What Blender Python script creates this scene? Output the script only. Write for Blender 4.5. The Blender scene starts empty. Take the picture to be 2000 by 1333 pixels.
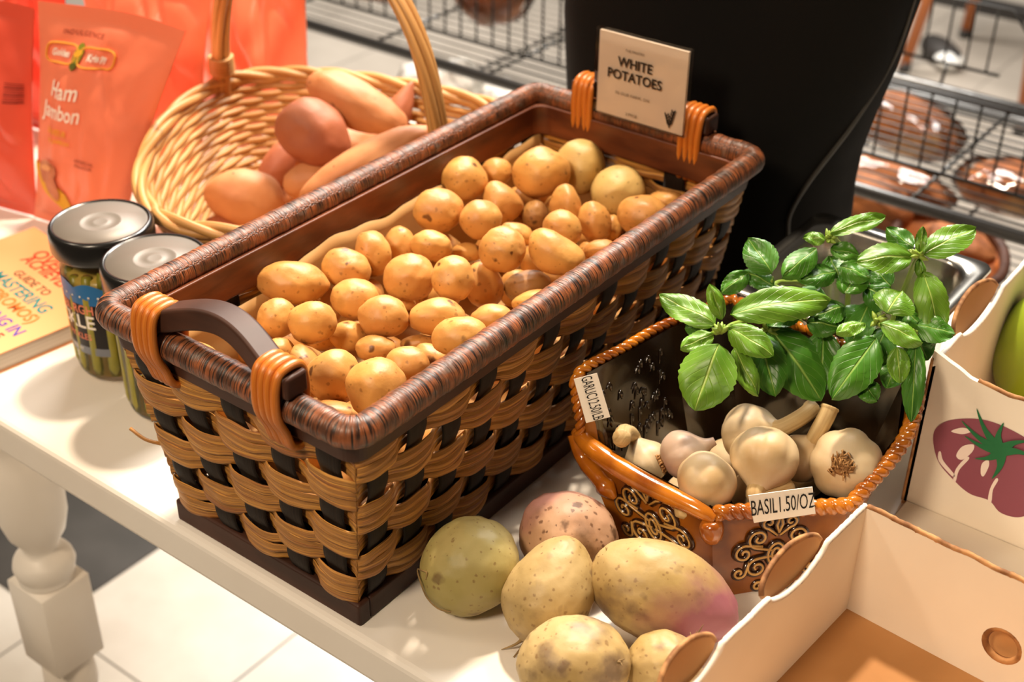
import bpy, bmesh, math, random
from mathutils import Vector, Matrix, Quaternion, noise
S = bpy.context.scene
COL = S.collection
PI = math.pi
# ------------------------------------------------------------------ camera, light, exposure
# world: z = 0 is the table top, x runs along the table's front edge, y goes away from it (metres)
cam_data = bpy.data.cameras.new('camera')
cam = bpy.data.objects.new('camera', cam_data); COL.objects.link(cam)
_m = [[0.79576, -0.334074, 0.505134], [0.605529, 0.425048, -0.672807], [0.010061, 0.841266, 0.540527]]
M4 = Matrix(((_m[0][0], _m[0][1], _m[0][2], 0), (_m[1][0], _m[1][1], _m[1][2], 0), (_m[2][0], _m[2][1], _m[2][2], 0.69030), (0, 0, 0, 1)))
cam.matrix_world = M4
cam_data.sensor_width = 36; cam_data.lens = 47.3592
cam_data.clip_start = 0.02; cam_data.clip_end = 60
cam_data.dof.use_dof = True; cam_data.dof.focus_distance = 0.95; cam_data.dof.aperture_fstop = 6.3
S.camera = cam
S.view_settings.view_transform = 'Standard'; S.view_settings.look = 'None'
S.view_settings.exposure = 0.0; S.view_settings.gamma = 1.0; S.view_settings.use_curve_mapping = False
w = bpy.data.worlds.new('shop_air'); S.world = w; w.use_nodes = True
w.node_tree.nodes['Background'].inputs[0].default_value = (1.0, 0.86, 0.70, 1)
w.node_tree.nodes['Background'].inputs[1].default_value = 0.065
def area(name, loc, target, size, power, col):
    d = bpy.data.lights.new(name, 'AREA'); d.shape = 'DISK'; d.size = size; d.energy = power; d.color = col
    o = bpy.data.objects.new(name, d); COL.objects.link(o); o.location = loc
    o.rotation_euler = (Vector(target) - Vector(loc)).to_track_quat('-Z', 'Y').to_euler()
    return o
area('ceiling_spot_back', (-0.95, 1.40, 2.0), (-0.55, 0.75, 0.1), 0.14, 64, (1.0, 0.83, 0.64))
area('ceiling_spot_front', (-0.46, -0.62, 1.35), (-0.50, 0.62, 0.1), 0.34, 21, (1.0, 0.80, 0.58))
area('added_fill_left', (-1.75, -0.35, 1.75), (-1.12, 0.75, 0.1), 0.25, 11, (1.0, 0.82, 0.62))  # fill lamp added to brighten the crisp bag fronts and basket face
area('ceiling_light_rack', (-0.9, 2.6, 2.2), (-0.8, 2.0, -0.2), 0.9, 122, (1.0, 0.96, 0.9))
area('ceiling_light_aisle', (-2.5, 3.0, 2.2), (-2.3, 2.9, -0.75), 1.2, 150, (1.0, 0.95, 0.88))

# ------------------------------------------------------------------ materials
def lin(c):
    if isinstance(c, str):
        c = [int(c[i:i+2], 16) / 255 for i in (0, 2, 4)]
    return tuple(((x / 12.92) if x <= 0.04045 else ((x + 0.055) / 1.055) ** 2.4) for x in c) + (1.0,)
def mat(name, c1, c2=None, scale=8.0, rough=0.5, bump=0.0, bscale=None, coord='Object', stretch=(1, 1, 1),
        spec=0.5, metal=0.0, spots=None, coat=0.0, sss=0.0, detail=4.0, lo=0.35, hi=0.65, rnd=False, alpha=1.0, dist=0.002, trans=0.0, c3=None, s3=3.0, lo3=0.5, hi3=0.62, spots2=None):
    m = bpy.data.materials.new(name); m.use_nodes = True
    N = m.node_tree.nodes; L = m.node_tree.links; b = N['Principled BSDF']
    b.inputs['Roughness'].default_value = rough; b.inputs['Specular IOR Level'].default_value = spec
    b.inputs['Metallic'].default_value = metal; b.inputs['Coat Weight'].default_value = coat
    b.inputs['Alpha'].default_value = alpha; b.inputs['Transmission Weight'].default_value = trans
    if sss:
        b.inputs['Subsurface Weight'].default_value = sss; b.inputs['Subsurface Radius'].default_value = (0.01, 0.005, 0.002)
        b.inputs['Subsurface Scale'].default_value = 0.6
    tc = N.new('ShaderNodeTexCoord'); mp = N.new('ShaderNodeMapping'); mp.inputs['Scale'].default_value = stretch
    L.new(tc.outputs[coord], mp.inputs['Vector'])
    vec = mp.outputs['Vector']
    if rnd:
        oi = N.new('ShaderNodeObjectInfo'); ad = N.new('ShaderNodeVectorMath'); ad.operation = 'MULTIPLY_ADD'
        ad.inputs[1].default_value = (7.0, 13.0, 5.0)
        L.new(oi.outputs['Random'], ad.inputs[0]); L.new(vec, ad.inputs[2]); vec = ad.outputs[0]
    out = None
    if c2 is not None:
        nz = N.new('ShaderNodeTexNoise'); nz.inputs['Scale'].default_value = scale; nz.inputs['Detail'].default_value = detail
        L.new(vec, nz.inputs['Vector'])
        r = N.new('ShaderNodeValToRGB'); r.color_ramp.elements[0].position = lo; r.color_ramp.elements[1].position = hi
        r.color_ramp.elements[0].color = lin(c1); r.color_ramp.elements[1].color = lin(c2)
        L.new(nz.outputs['Fac'], r.inputs['Fac']); out = r.outputs['Color']
    else:
        rgb = N.new('ShaderNodeRGB'); rgb.outputs[0].default_value = lin(c1); out = rgb.outputs[0]
    if c3 is not None:
        n3 = N.new('ShaderNodeTexNoise'); n3.inputs['Scale'].default_value = s3; n3.inputs['Detail'].default_value = 5
        L.new(vec, n3.inputs['Vector'])
        r3 = N.new('ShaderNodeValToRGB'); r3.color_ramp.elements[0].position = lo3; r3.color_ramp.elements[1].position = hi3
        L.new(n3.outputs['Fac'], r3.inputs['Fac'])
        mx3 = N.new('ShaderNodeMix'); mx3.data_type = 'RGBA'; L.new(r3.outputs['Color'], mx3.inputs['Factor'])
        L.new(out, mx3.inputs['A']); mx3.inputs['B'].default_value = lin(c3); out = mx3.outputs['Result']
    for spots in [q for q in (spots, spots2) if q]:    # (colour, voronoi scale, radius, strength)
        dn = N.new('ShaderNodeTexNoise'); dn.inputs['Scale'].default_value = spots[1] * 2.2; L.new(vec, dn.inputs['Vector'])
        dm = N.new('ShaderNodeVectorMath'); dm.operation = 'MULTIPLY_ADD'; dm.inputs[1].default_value = (0.5 / spots[1],) * 3; L.new(dn.outputs['Color'], dm.inputs[0]); L.new(vec, dm.inputs[2])
        vo = N.new('ShaderNodeTexVoronoi'); vo.inputs['Scale'].default_value = spots[1]
        L.new(dm.outputs[0], vo.inputs['Vector'])
        sx = N.new('ShaderNodeSeparateColor'); L.new(vo.outputs['Color'], sx.inputs[0]); dv = N.new('ShaderNodeMath'); dv.operation = 'DIVIDE'; av = N.new('ShaderNodeMath'); av.operation = 'MULTIPLY_ADD'; av.inputs[1].default_value = 1.2; av.inputs[2].default_value = 0.35; L.new(sx.outputs[0], av.inputs[0]); L.new(vo.outputs['Distance'], dv.inputs[0]); L.new(av.outputs[0], dv.inputs[1])
        mr = N.new('ShaderNodeMapRange'); mr.inputs['From Min'].default_value = spots[2]; mr.inputs['From Max'].default_value = spots[2] * 0.55
        mr.inputs['To Min'].default_value = 0; mr.inputs['To Max'].default_value = spots[3]
        L.new(dv.outputs[0], mr.inputs['Value'])
        mx = N.new('ShaderNodeMix'); mx.data_type = 'RGBA'; L.new(mr.outputs['Result'], mx.inputs['Factor'])
        L.new(out, mx.inputs['A']); mx.inputs['B'].default_value = lin(spots[0]); out = mx.outputs['Result']
    L.new(out, b.inputs['Base Color'])
    if bump:
        nb = N.new('ShaderNodeTexNoise'); nb.inputs['Scale'].default_value = bscale or scale; nb.inputs['Detail'].default_value = 6
        L.new(vec, nb.inputs['Vector'])
        bp = N.new('ShaderNodeBump'); bp.inputs['Strength'].default_value = bump; bp.inputs['Distance'].default_value = dist
        L.new(nb.outputs['Fac'], bp.inputs['Height']); L.new(bp.outputs['Normal'], b.inputs['Normal'])
    return m
def flat(name, c, rough=0.6, spec=0.3, metal=0.0):
    return mat(name, c, rough=rough, spec=spec, metal=metal)

MT = dict(
    table=mat('white_paint', 'EDE6DC', 'E6DCCF', 5, 0.42, bump=0.05, bscale=60),
    potato=mat('potato_skin', 'D79E52', 'C28645', 22, 0.46, bump=0.5, bscale=150, spots=('5A3212', 48, 0.15, 0.9), spots2=('80501F', 170, 0.20, 0.55), rnd=True, sss=0.04, dist=0.0008, c3='A87838', s3=45, lo3=0.56, hi3=0.78),
    potato_pale=mat('pale_potato_skin', 'CFAE6A', 'B99350', 24, 0.5, bump=0.25, bscale=180, spots=('75562A', 55, 0.16, 0.7), spots2=('80602F', 170, 0.20, 0.5), rnd=True, dist=0.0008),
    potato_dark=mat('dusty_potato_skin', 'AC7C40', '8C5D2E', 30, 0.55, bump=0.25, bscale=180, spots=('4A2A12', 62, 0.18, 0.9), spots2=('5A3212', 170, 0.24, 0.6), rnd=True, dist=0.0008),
    sweet=mat('sweet_potato_skin', 'CB8A58', 'B56E40', 18, 0.58, bump=0.4, bscale=90, spots=('6F3A22', 40, 0.11, 0.8), rnd=True, dist=0.001),
    sweet_red=mat('red_sweet_potato_skin', 'AE643E', '964E34', 18, 0.58, bump=0.4, bscale=90, spots=('5F2A1A', 40, 0.11, 0.8), rnd=True, dist=0.001),
    ruta=mat('rutabaga_skin', 'C8AC78', 'A98C54', 18, 0.5, bump=0.35, bscale=120, spots=('6A4E34', 42, 0.20, 0.65), spots2=('7A5632', 190, 0.22, 0.6), rnd=True, dist=0.001, c3='7C6448', s3=30, lo3=0.55, hi3=0.70),
    ruta_green=mat('green_rutabaga_skin', 'C0AE72', '9A8C4A', 14, 0.5, bump=0.35, bscale=120, spots=('6A4E34', 40, 0.20, 0.65), spots2=('7A5632', 190, 0.22, 0.6), rnd=True, dist=0.001, c3='8F8A58', s3=30, lo3=0.6, hi3=0.74),
    ruta_pink=mat('pink_rutabaga_skin', 'C29A78', 'A87A5C', 16, 0.55, bump=0.35, bscale=120, spots=('4F3018', 60, 0.24, 0.8), spots2=('5F3A20', 190, 0.28, 0.8), rnd=True, dist=0.001, c3='7F6048', s3=28, lo3=0.55, hi3=0.7),
    reed=mat('tan_reed', 'DA9C44', 'A0602A', 1.0, 0.45, bump=0.9, bscale=1.0, coord='UV', stretch=(11, 16, 1), dist=0.0012, lo=0.38, hi=0.62, c3='3E200A', s3=2.3, lo3=0.56, hi3=0.68),
    stake=mat('dark_stained_slat', '24170D', '150D06', 1.0, 0.6, spec=0.25, bump=0.4, bscale=1.0, coord='UV', stretch=(6, 40, 1), dist=0.0008),
    darkwood=mat('dark_brown_wood', '4E2E20', '341C11', 12, 0.52, spec=0.35, bump=0.2, bscale=40, stretch=(1, 1, 3), dist=0.001),
    innerwood=mat('red_brown_wood', '7A3E1C', '4E2410', 14, 0.4, bump=0.2, bscale=40, stretch=(1, 1, 4)),
    binding=mat('orange_cane', 'E08A34', 'B85E18', 1.0, 0.35, bump=0.6, bscale=1, coord='UV', stretch=(10, 8, 1), dist=0.0008),
    kraft=mat('kraft_paper', 'C79A5E', 'B88A50', 7, 0.7, bump=0.4, bscale=12, dist=0.004),
    wicker=mat('pale_willow', 'D29C5C', 'AC783E', 1.0, 0.48, bump=0.5, bscale=1, coord='UV', stretch=(8, 6, 1), dist=0.001),
    wicker_rib=mat('willow_rib', 'C4904E', 'A46F34', 1.0, 0.5, coord='UV', stretch=(8, 6, 1)),
    bag=mat('coral_foil', 'F98A68', 'F47C58', 3, 0.36, spec=0.5, bump=0.25, bscale=14, dist=0.008),
    bagred=mat('red_foil', 'E65C44', 'DA4C36', 3, 0.34, bump=0.3, bscale=14, dist=0.008),
    white=flat('white_ink', 'FFF3E4'), black=flat('black_ink', '1B1715'), maroon=flat('maroon_ink', '8E2D22'),
    yellow=flat('yellow_ink', 'E9A92C'), gold=flat('gold_ink', 'F2A23C'), green=flat('gherkin_green', '8A8A26'), dgreen=flat('dark_gherkin_green', '5A5A1C'), ham=mat('ham_pink', 'D98A62', 'C06A44', 60, 0.5),
    card=mat('white_card', 'F1E4D4', 'ECDDCB', 4, 0.55), cardface=mat('sign_card', 'DDC9B4', 'D8C2AB', 4, 0.5),
    board=mat('white_cardboard', 'EDE2D0', 'E4D6C2', 6, 0.6, bump=0.15, bscale=20, dist=0.002),
    boardraw=mat('brown_cardboard', 'C48F58', 'B37E48', 9, 0.7, bump=0.2, bscale=60, dist=0.001),
    corrug=mat('torn_corrugated_edge', 'B98450', '7A4C24', 70, 0.8, bump=0.6, bscale=90, lo=0.4, hi=0.6),
    liddk=mat('black_tin', '1C1A18', rough=0.25, spec=0.6), lidtop=mat('grey_tin_lid', '7C7268', '736A60', 6, 0.46, metal=0.2),
    steel=mat('stainless_steel', 'C9C6BF', 'B8B4AC', 5, 0.24, metal=1.0, bump=0.03, bscale=40),
    wire=mat('black_wire', '1B1A18', rough=0.35, spec=0.6), railm=mat('black_rail', '2A2826', rough=0.28, spec=0.7),
    cloth=mat('black_fabric', '0C0B0A', '100E0C', 5, 0.85, spec=0.15, bump=0.3, bscale=400, dist=0.0006), seam=mat('black_piping', '2A2620', rough=0.6),
    bread=mat('bread_crust', 'A8652F', '6E3816', 12, 0.7, bump=0.9, bscale=30, dist=0.006, c3='D9AE74', s3=6, lo3=0.55, hi3=0.7),
    plastic=None, glass=None,
    garlic=mat('garlic_skin', 'DCC6A2', 'CDB084', 20, 0.45, bump=0.35, bscale=60, sss=0.1, dist=0.001, c3='B8935E', s3=12, lo3=0.58, hi3=0.74),
    garlic_p=mat('purple_garlic_skin', 'CFB59C', 'B08E7C', 20, 0.45, bump=0.35, bscale=60, sss=0.1, dist=0.001),
    gstem=mat('garlic_stalk', 'D8BC88', 'B99660', 1.0, 0.6, bump=0.6, bscale=1, coord='UV', stretch=(6, 10, 1), dist=0.001),
    groot=mat('garlic_root', 'B88A54', '7E5428', 120, 0.8, bump=0.5, bscale=200),
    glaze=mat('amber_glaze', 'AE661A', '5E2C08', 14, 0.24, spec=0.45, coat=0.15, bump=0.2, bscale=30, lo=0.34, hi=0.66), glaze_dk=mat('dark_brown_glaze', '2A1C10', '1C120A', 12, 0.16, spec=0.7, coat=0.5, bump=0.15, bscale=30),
    glaze_or=mat('orange_glaze_rim', 'CF7C1E', '8A4410', 30, 0.16, spec=0.7, coat=0.6, bump=0.3, bscale=40, lo=0.35, hi=0.62), glaze_line=mat('raised_dark_glaze', '3A1E0C', '26140A', 20, 0.18, coat=0.5), glaze_lt=mat('pale_glaze', 'C79A54', 'A87A38', 20, 0.2, coat=0.5),
    leaf=None, leaf2=None, bstem=mat('basil_stem', '8FA83C', '7E9A34', 20, 0.5),
    rootfib=mat('root_fibre', 'A88A58', '6E5430', 60, 0.8), tomgreen=mat('green_tomato_skin', '8FA02C', '7E9424', 6, 0.22, spec=0.6),
    plum=flat('plum_ink', '8A4A58', 0.55), plumline=flat('plum_line_ink', 'EAD8CC', 0.55), tgreen=flat('leaf_green_ink', '1E6A3C', 0.55),
    stool=mat('orange_wood', 'B8682E', 'A05622', 6, 0.4, stretch=(1, 1, 0.2)), shoe=mat('dark_shoe', '2B2724', rough=0.6),
    pickle=mat('pickle_skin', 'A89A34', '86802A', 24, 0.35, bump=0.4, bscale=60, dist=0.001), brine=mat('brine', 'C9A850', 'B89844', 8, 0.3),
    labelblk=flat('black_label', '201A18', 0.4), labelblue=flat('blue_label', '2E6FA8', 0.4), salmon=flat('salmon_ink', 'F08A6A', 0.5), grey=flat('grey_label', '7E8088', 0.4),
    bookcov=mat('orange_book_cover', 'E9A26C', 'E49A62', 4, 0.6), pages=mat('book_pages', 'D8CCBE', 'C4B6A6', 1, 0.8, stretch=(1, 1, 300)),
    red=flat('red_ink', 'E0492E'), teal=flat('teal_ink', '1F7C78'), brown=flat('brown_ink', '6E4A30'), indigo=flat('indigo_ink', '5A4A90'), orange=flat('orange_ink', 'E8702E'),
    film=flat('white_plastic', 'F4F4F0', 0.25, 0.6),
)
def see_through(name, tint, mixf, rough):
    m = bpy.data.materials.new(name); m.use_nodes = True
    N = m.node_tree.nodes; L = m.node_tree.links; N.clear()
    o = N.new('ShaderNodeOutputMaterial'); t = N.new('ShaderNodeBsdfTransparent'); g = N.new('ShaderNodeBsdfGlossy'); mx = N.new('ShaderNodeMixShader')
    t.inputs[0].default_value = tint; g.inputs['Roughness'].default_value = rough
    f = N.new('ShaderNodeLayerWeight'); f.inputs['Blend'].default_value = mixf
    nz = N.new('ShaderNodeTexNoise'); nz.inputs['Scale'].default_value = 22; bp = N.new('ShaderNodeBump'); bp.inputs['Strength'].default_value = 0.5 if rough > 0.1 else 0.0
    bp.inputs['Distance'].default_value = 0.01
    L.new(nz.outputs['Fac'], bp.inputs['Height']); L.new(bp.outputs['Normal'], g.inputs['Normal']); L.new(bp.outputs['Normal'], f.inputs['Normal'])
    L.new(f.outputs['Fresnel'], mx.inputs[0]); L.new(t.outputs[0], mx.inputs[1]); L.new(g.outputs[0], mx.inputs[2]); L.new(mx.outputs[0], o.inputs[0])
    return m
MT['glass'] = see_through('jar_glass', (0.95, 0.97, 0.95, 1), 0.25, 0.03)
MT['plastic'] = see_through('clear_plastic_film', (0.95, 0.94, 0.93, 1), 0.30, 0.10)
MT['acrylic'] = see_through('clear_acrylic', (0.96, 0.96, 0.96, 1), 0.3, 0.05)
def leaf_mat(name, top, mid, vein):
    m = bpy.data.materials.new(name); m.use_nodes = True
    N = m.node_tree.nodes; L = m.node_tree.links; b = N['Principled BSDF']
    b.inputs['Roughness'].default_value = 0.38; b.inputs['Specular IOR Level'].default_value = 0.45
    uv = N.new('ShaderNodeTexCoord'); sp = N.new('ShaderNodeSeparateXYZ'); L.new(uv.outputs['UV'], sp.inputs[0])
    ab_ = N.new('ShaderNodeMath'); ab_.operation = 'ABSOLUTE'; L.new(sp.outputs['Y'], ab_.inputs[0])
    # side veins: stripes of (u - 0.55 |v|)
    ms = N.new('ShaderNodeMath'); ms.operation = 'MULTIPLY_ADD'; ms.inputs[1].default_value = -0.45; L.new(ab_.outputs[0], ms.inputs[0]); L.new(sp.outputs['X'], ms.inputs[2])
    st = N.new('ShaderNodeMath'); st.operation = 'MULTIPLY'; st.inputs[1].default_value = 6.5; L.new(ms.outputs[0], st.inputs[0])
    fr = N.new('ShaderNodeMath'); fr.operation = 'PINGPONG'; fr.inputs[1].default_value = 0.5; L.new(st.outputs[0], fr.inputs[0])
    r1 = N.new('ShaderNodeMapRange'); r1.inputs['From Min'].default_value = 0.08; r1.inputs['From Max'].default_value = 0.0; L.new(fr.outputs[0], r1.inputs[0])
    r2 = N.new('ShaderNodeMapRange'); r2.inputs['From Min'].default_value = 0.07; r2.inputs['From Max'].default_value = 0.02; L.new(ab_.outputs[0], r2.inputs[0])
    sc = N.new('ShaderNodeMath'); sc.operation = 'MULTIPLY'; sc.inputs[1].default_value = 0.2; L.new(r1.outputs[0], sc.inputs[0])
    mxm = N.new('ShaderNodeMath'); mxm.operation = 'MAXIMUM'; L.new(sc.outputs[0], mxm.inputs[0]); L.new(r2.outputs[0], mxm.inputs[1])
    nz = N.new('ShaderNodeTexNoise'); nz.inputs['Scale'].default_value = 40; L.new(uv.outputs['Object'], nz.inputs['Vector'])
    cr = N.new('ShaderNodeValToRGB'); cr.color_ramp.elements[0].position = 0.3; cr.color_ramp.elements[1].position = 0.7
    cr.color_ramp.elements[0].color = lin(top); cr.color_ramp.elements[1].color = lin(mid); L.new(nz.outputs['Fac'], cr.inputs['Fac'])
    mx = N.new('ShaderNodeMix'); mx.data_type = 'RGBA'; L.new(mxm.outputs[0], mx.inputs['Factor']); L.new(cr.outputs['Color'], mx.inputs['A']); mx.inputs['B'].default_value = lin(vein)
    L.new(mx.outputs['Result'], b.inputs['Base Color'])
    b.inputs['Subsurface Weight'].default_value = 0.15; b.inputs['Subsurface Radius'].default_value = (0.004, 0.008, 0.001); b.inputs['Subsurface Scale'].default_value = 0.4
    bp = N.new('ShaderNodeBump'); bp.inputs['Strength'].default_value = 0.6; bp.inputs['Distance'].default_value = 0.0015; bp.invert = True
    L.new(mxm.outputs[0], bp.inputs['Height']); L.new(bp.outputs['Normal'], b.inputs['Normal'])
    return m
MT['leaf'] = leaf_mat('basil_leaf', '6F9A28', '547F1E', 'A2BC5A'); MT['leaf2'] = leaf_mat('dark_basil_leaf', '4C8222', '366A1A', '86A84C')
def rim_mat():
    m = mat('wound_rattan', 'A05A32', '5A3622', 1.0, 0.40, bump=0, coord='UV', stretch=(70, 5, 1), lo=0.35, hi=0.62, spec=0.6, c3='6E5C50', s3=1.4, lo3=0.54, hi3=0.70)
    N = m.node_tree.nodes; L = m.node_tree.links; b = N['Principled BSDF']
    old = b.inputs['Base Color'].links[0].from_socket
    uv = N.new('ShaderNodeTexCoord'); mp = N.new('ShaderNodeMapping'); mp.inputs['Scale'].default_value = (800, 2.4, 1)
    L.new(uv.outputs['UV'], mp.inputs[0]); nz = N.new('ShaderNodeTexNoise'); nz.inputs['Scale'].default_value = 1; nz.inputs['Detail'].default_value = 2; L.new(mp.outputs[0], nz.inputs['Vector'])
    cr = N.new('ShaderNodeValToRGB'); cr.color_ramp.elements[0].position = 0.39; cr.color_ramp.elements[1].position = 0.50; L.new(nz.outputs['Fac'], cr.inputs['Fac'])
    mx = N.new('ShaderNodeMix'); mx.data_type = 'RGBA'; L.new(cr.outputs['Color'], mx.inputs['Factor']); mx.inputs['A'].default_value = lin('1E120C'); L.new(old, mx.inputs['B'])
    L.new(mx.outputs['Result'], b.inputs['Base Color'])
    bp = N.new('ShaderNodeBump'); bp.inputs['Strength'].default_value = 0.9; bp.inputs['Distance'].default_value = 0.0016; L.new(nz.outputs['Fac'], bp.inputs['Height']); L.new(bp.outputs['Normal'], b.inputs['Normal'])
    return m
MT['rim'] = rim_mat()

# ------------------------------------------------------------------ builders
WL = {}
def tag(o, label=None, cat=None, group=None, kind=None):
    if label: o['label'] = label
    if cat: o['category'] = cat
    if group: o['group'] = group
    if kind: o['kind'] = kind
    return o
def thing(name, label, cat, loc, group=None):
    o = bpy.data.objects.new(name, None); COL.objects.link(o); o.location = loc; o.empty_display_size = 0.02
    WL[o] = Vector(loc); return tag(o, label, cat, group)
def mk(name, V, F, m, parent=None, uv=None, smooth=True, solid=0.0, bevel=0.0, loc=None, soff=0.0):
    """link ONE mesh object from world-space vertices; origin at its parent's origin, or at its own base"""
    V = [Vector(v) for v in V]
    if loc is None:
        if parent is not None: loc = WL[parent]
        else:
            xs = [v.x for v in V]; ys = [v.y for v in V]
            loc = Vector(((min(xs) + max(xs)) / 2, (min(ys) + max(ys)) / 2, min(v.z for v in V)))
    loc = Vector(loc)
    me = bpy.data.meshes.new(name)
    me.from_pydata([tuple(v - loc) for v in V], [], F); me.update()
    for mm in (m if isinstance(m, (list, tuple)) else [m]): me.materials.append(mm)
    if uv:
        ul = me.uv_layers.new(name='UVMap')
        for l in me.loops: ul.data[l.index].uv = uv[l.vertex_index]
    if smooth: me.polygons.foreach_set('use_smooth', [True] * len(me.polygons))
    o = bpy.data.objects.new(name, me); COL.objects.link(o)
    if parent is not None:
        o.parent = parent; o.location = loc - WL[parent]
    else: o.location = loc
    WL[o] = loc
    if solid:
        md = o.modifiers.new('thickness', 'SOLIDIFY'); md.thickness = solid; md.offset = soff
    if bevel:
        md = o.modifiers.new('bevel', 'BEVEL'); md.width = bevel; md.segments = 3; md.limit_method = 'ANGLE'
    return o
class Buf:
    def __init__(s): s.V = []; s.F = []; s.U = []
    def add(s, V, F, U=None):
        k = len(s.V); s.V += [Vector(v) for v in V]; s.F += [tuple(i + k for i in f) for f in F]
        s.U += U if U else [(v[0], v[1]) for v in V]
    def box(s, lo, hi):
        x0, y0, z0 = lo; x1, y1, z1 = hi
        s.add([(x0, y0, z0), (x1, y0, z0), (x1, y1, z0), (x0, y1, z0), (x0, y0, z1), (x1, y0, z1), (x1, y1, z1), (x0, y1, z1)],
              [(3, 2, 1, 0), (4, 5, 6, 7), (0, 1, 5, 4), (1, 2, 6, 5), (2, 3, 7, 6), (3, 0, 4, 7)])
    def tube(s, path, r, n=8, closed=False, caps=True, flat=None, u0=0.0):
        """r: radius, list, or function of index; flat=(ratio, normal function or vector) squeezes the section along the normal"""
        P = [Vector(p) for p in path]; N = len(P)
        T = []
        for i in range(N):
            a = P[(i - 1) % N] if (closed or i > 0) else P[i]; b = P[(i + 1) % N] if (closed or i < N - 1) else P[i]
            t = (b - a); T.append(t.normalized() if t.length > 1e-9 else Vector((0, 0, 1)))
        nrm = T[0].orthogonal().normalized()
        V = []; U = []; L = u0
        for i in range(N):
            if flat:
                f = flat[1](i) if callable(flat[1]) else flat[1]
                q = Vector(f); q = (q - T[i] * q.dot(T[i])).normalized()
            else:
                q = nrm - T[i] * nrm.dot(T[i]); q = q.normalized() if q.length > 1e-6 else T[i].orthogonal().normalized(); nrm = q
            bnorm = T[i].cross(q)
            ri = r[i] if isinstance(r, (list, tuple)) else (r(i) if callable(r) else r)
            k = flat[0] if flat else 1.0
            if i: L += (P[i] - P[i - 1]).length
            for j in range(n):
                a = 2 * PI * j / n
                V.append(P[i] + q * (math.cos(a) * ri * k) + bnorm * (math.sin(a) * ri)); U.append((L, j / n))
        F = []
        for i in range(N if closed else N - 1):
            for j in range(n):
                a = i * n + j; b = i * n + (j + 1) % n; c = ((i + 1) % N) * n + (j + 1) % n; d = ((i + 1) % N) * n + j
                F.append((a, b, c, d))
        if caps and not closed:
            F.append(tuple(reversed(range(n)))); F.append(tuple((N - 1) * n + j for j in range(n)))
        s.add(V, F, U)
    def lathe(s, prof, c, n=40, axis=None, lob=None):
        c = Vector(c); ax = Vector(axis or (0, 0, 1)).normalized(); x = ax.orthogonal().normalized(); y = ax.cross(x)
        V = []; U = []
        for r, z in prof:
            for j in range(n):
                a = 2 * PI * j / n; k = lob(a, z) if lob else 1.0
                V.append(c + ax * z + (x * math.cos(a) + y * math.sin(a)) * (r * k)); U.append((j / n, z))
        m = len(prof)
        F = [(i * n + j, i * n + (j + 1) % n, (i + 1) * n + (j + 1) % n, (i + 1) * n + j) for i in range(m - 1) for j in range(n)]
        if prof[0][0] > 1e-5: F.append(tuple(reversed(range(n))))
        if prof[-1][0] > 1e-5: F.append(tuple((m - 1) * n + j for j in range(n)))
        s.add(V, F, U)
    def grid(s, fn, nu, nv, closed_u=False):
        V = []; U = []
        for j in range(nv + 1):
            for i in range(nu + 1):
                u, v = i / nu, j / nv; V.append(fn(u, v)); U.append((u, v))
        F = [(j * (nu + 1) + i, j * (nu + 1) + i + 1, (j + 1) * (nu + 1) + i + 1, (j + 1) * (nu + 1) + i) for j in range(nv) for i in range(nu)]
        s.add(V, F, U)
    def build(s, name, m, parent=None, **k):
        return mk(name, s.V, s.F, m, parent, uv=s.U, **k)
def spline(pts, n, closed=False):
    P = [Vector(p) for p in pts]; N = len(P); out = []
    segs = N if closed else N - 1
    for i in range(segs):
        p0 = P[(i - 1) % N] if (closed or i > 0) else P[0] * 2 - P[1]
        p1 = P[i]; p2 = P[(i + 1) % N]; p3 = P[(i + 2) % N] if (closed or i + 2 < N) else P[-1] * 2 - P[-2]
        for k in range(n):
            t = k / n
            out.append(0.5 * ((2 * p1) + (p2 - p0) * t + (2 * p0 - 5 * p1 + 4 * p2 - p3) * t * t + (3 * p1 - p0 - 3 * p2 + p3) * t ** 3))
    if not closed: out.append(P[-1].copy())
    return out
def blob(name, c, rad, q, m, parent=None, seed=0, sub=4, amp=0.06, freq=1.3, taper=0.0, bend=0.0, dents=3, fine=0.0):
    bm = bmesh.new(); bmesh.ops.create_icosphere(bm, subdivisions=sub, radius=1.0)
    rng = random.Random(seed); off = Vector((rng.uniform(-50, 50), rng.uniform(-50, 50), rng.uniform(-50, 50)))
    D = []
    for k in range(dents):
        d = Vector((rng.gauss(0, 1), rng.gauss(0, 1), rng.gauss(0, 1))).normalized(); D.append((d, rng.uniform(0.15, 0.32), rng.uniform(0.02, 0.05)))
    Q = Quaternion(q) if not isinstance(q, Quaternion) else q
    c = Vector(c); V = []
    for v in bm.verts:
        p = v.co.normalized(); k = 1 + amp * noise.noise(p * freq + off) + amp * 0.35 * noise.noise(p * freq * 2.7 + off)
        if fine: k += fine * noise.noise(p * 7 + off)
        for d, w_, h_ in D:
            e = (p - d).length
            if e < w_: k -= h_ * (1 - (e / w_) ** 2) ** 2
        x, y, z = p * k
        f = 1 - taper * x
        y *= f; z *= f; y += bend * (x * x - 0.3)
        V.append(c + Q @ Vector((x * rad[0], y * rad[1], z * rad[2])))
    F = [tuple(v.index for v in f.verts) for f in bm.faces]; bm.free()
    return mk(name, V, F, m, parent, loc=(None if parent else c))
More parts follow.
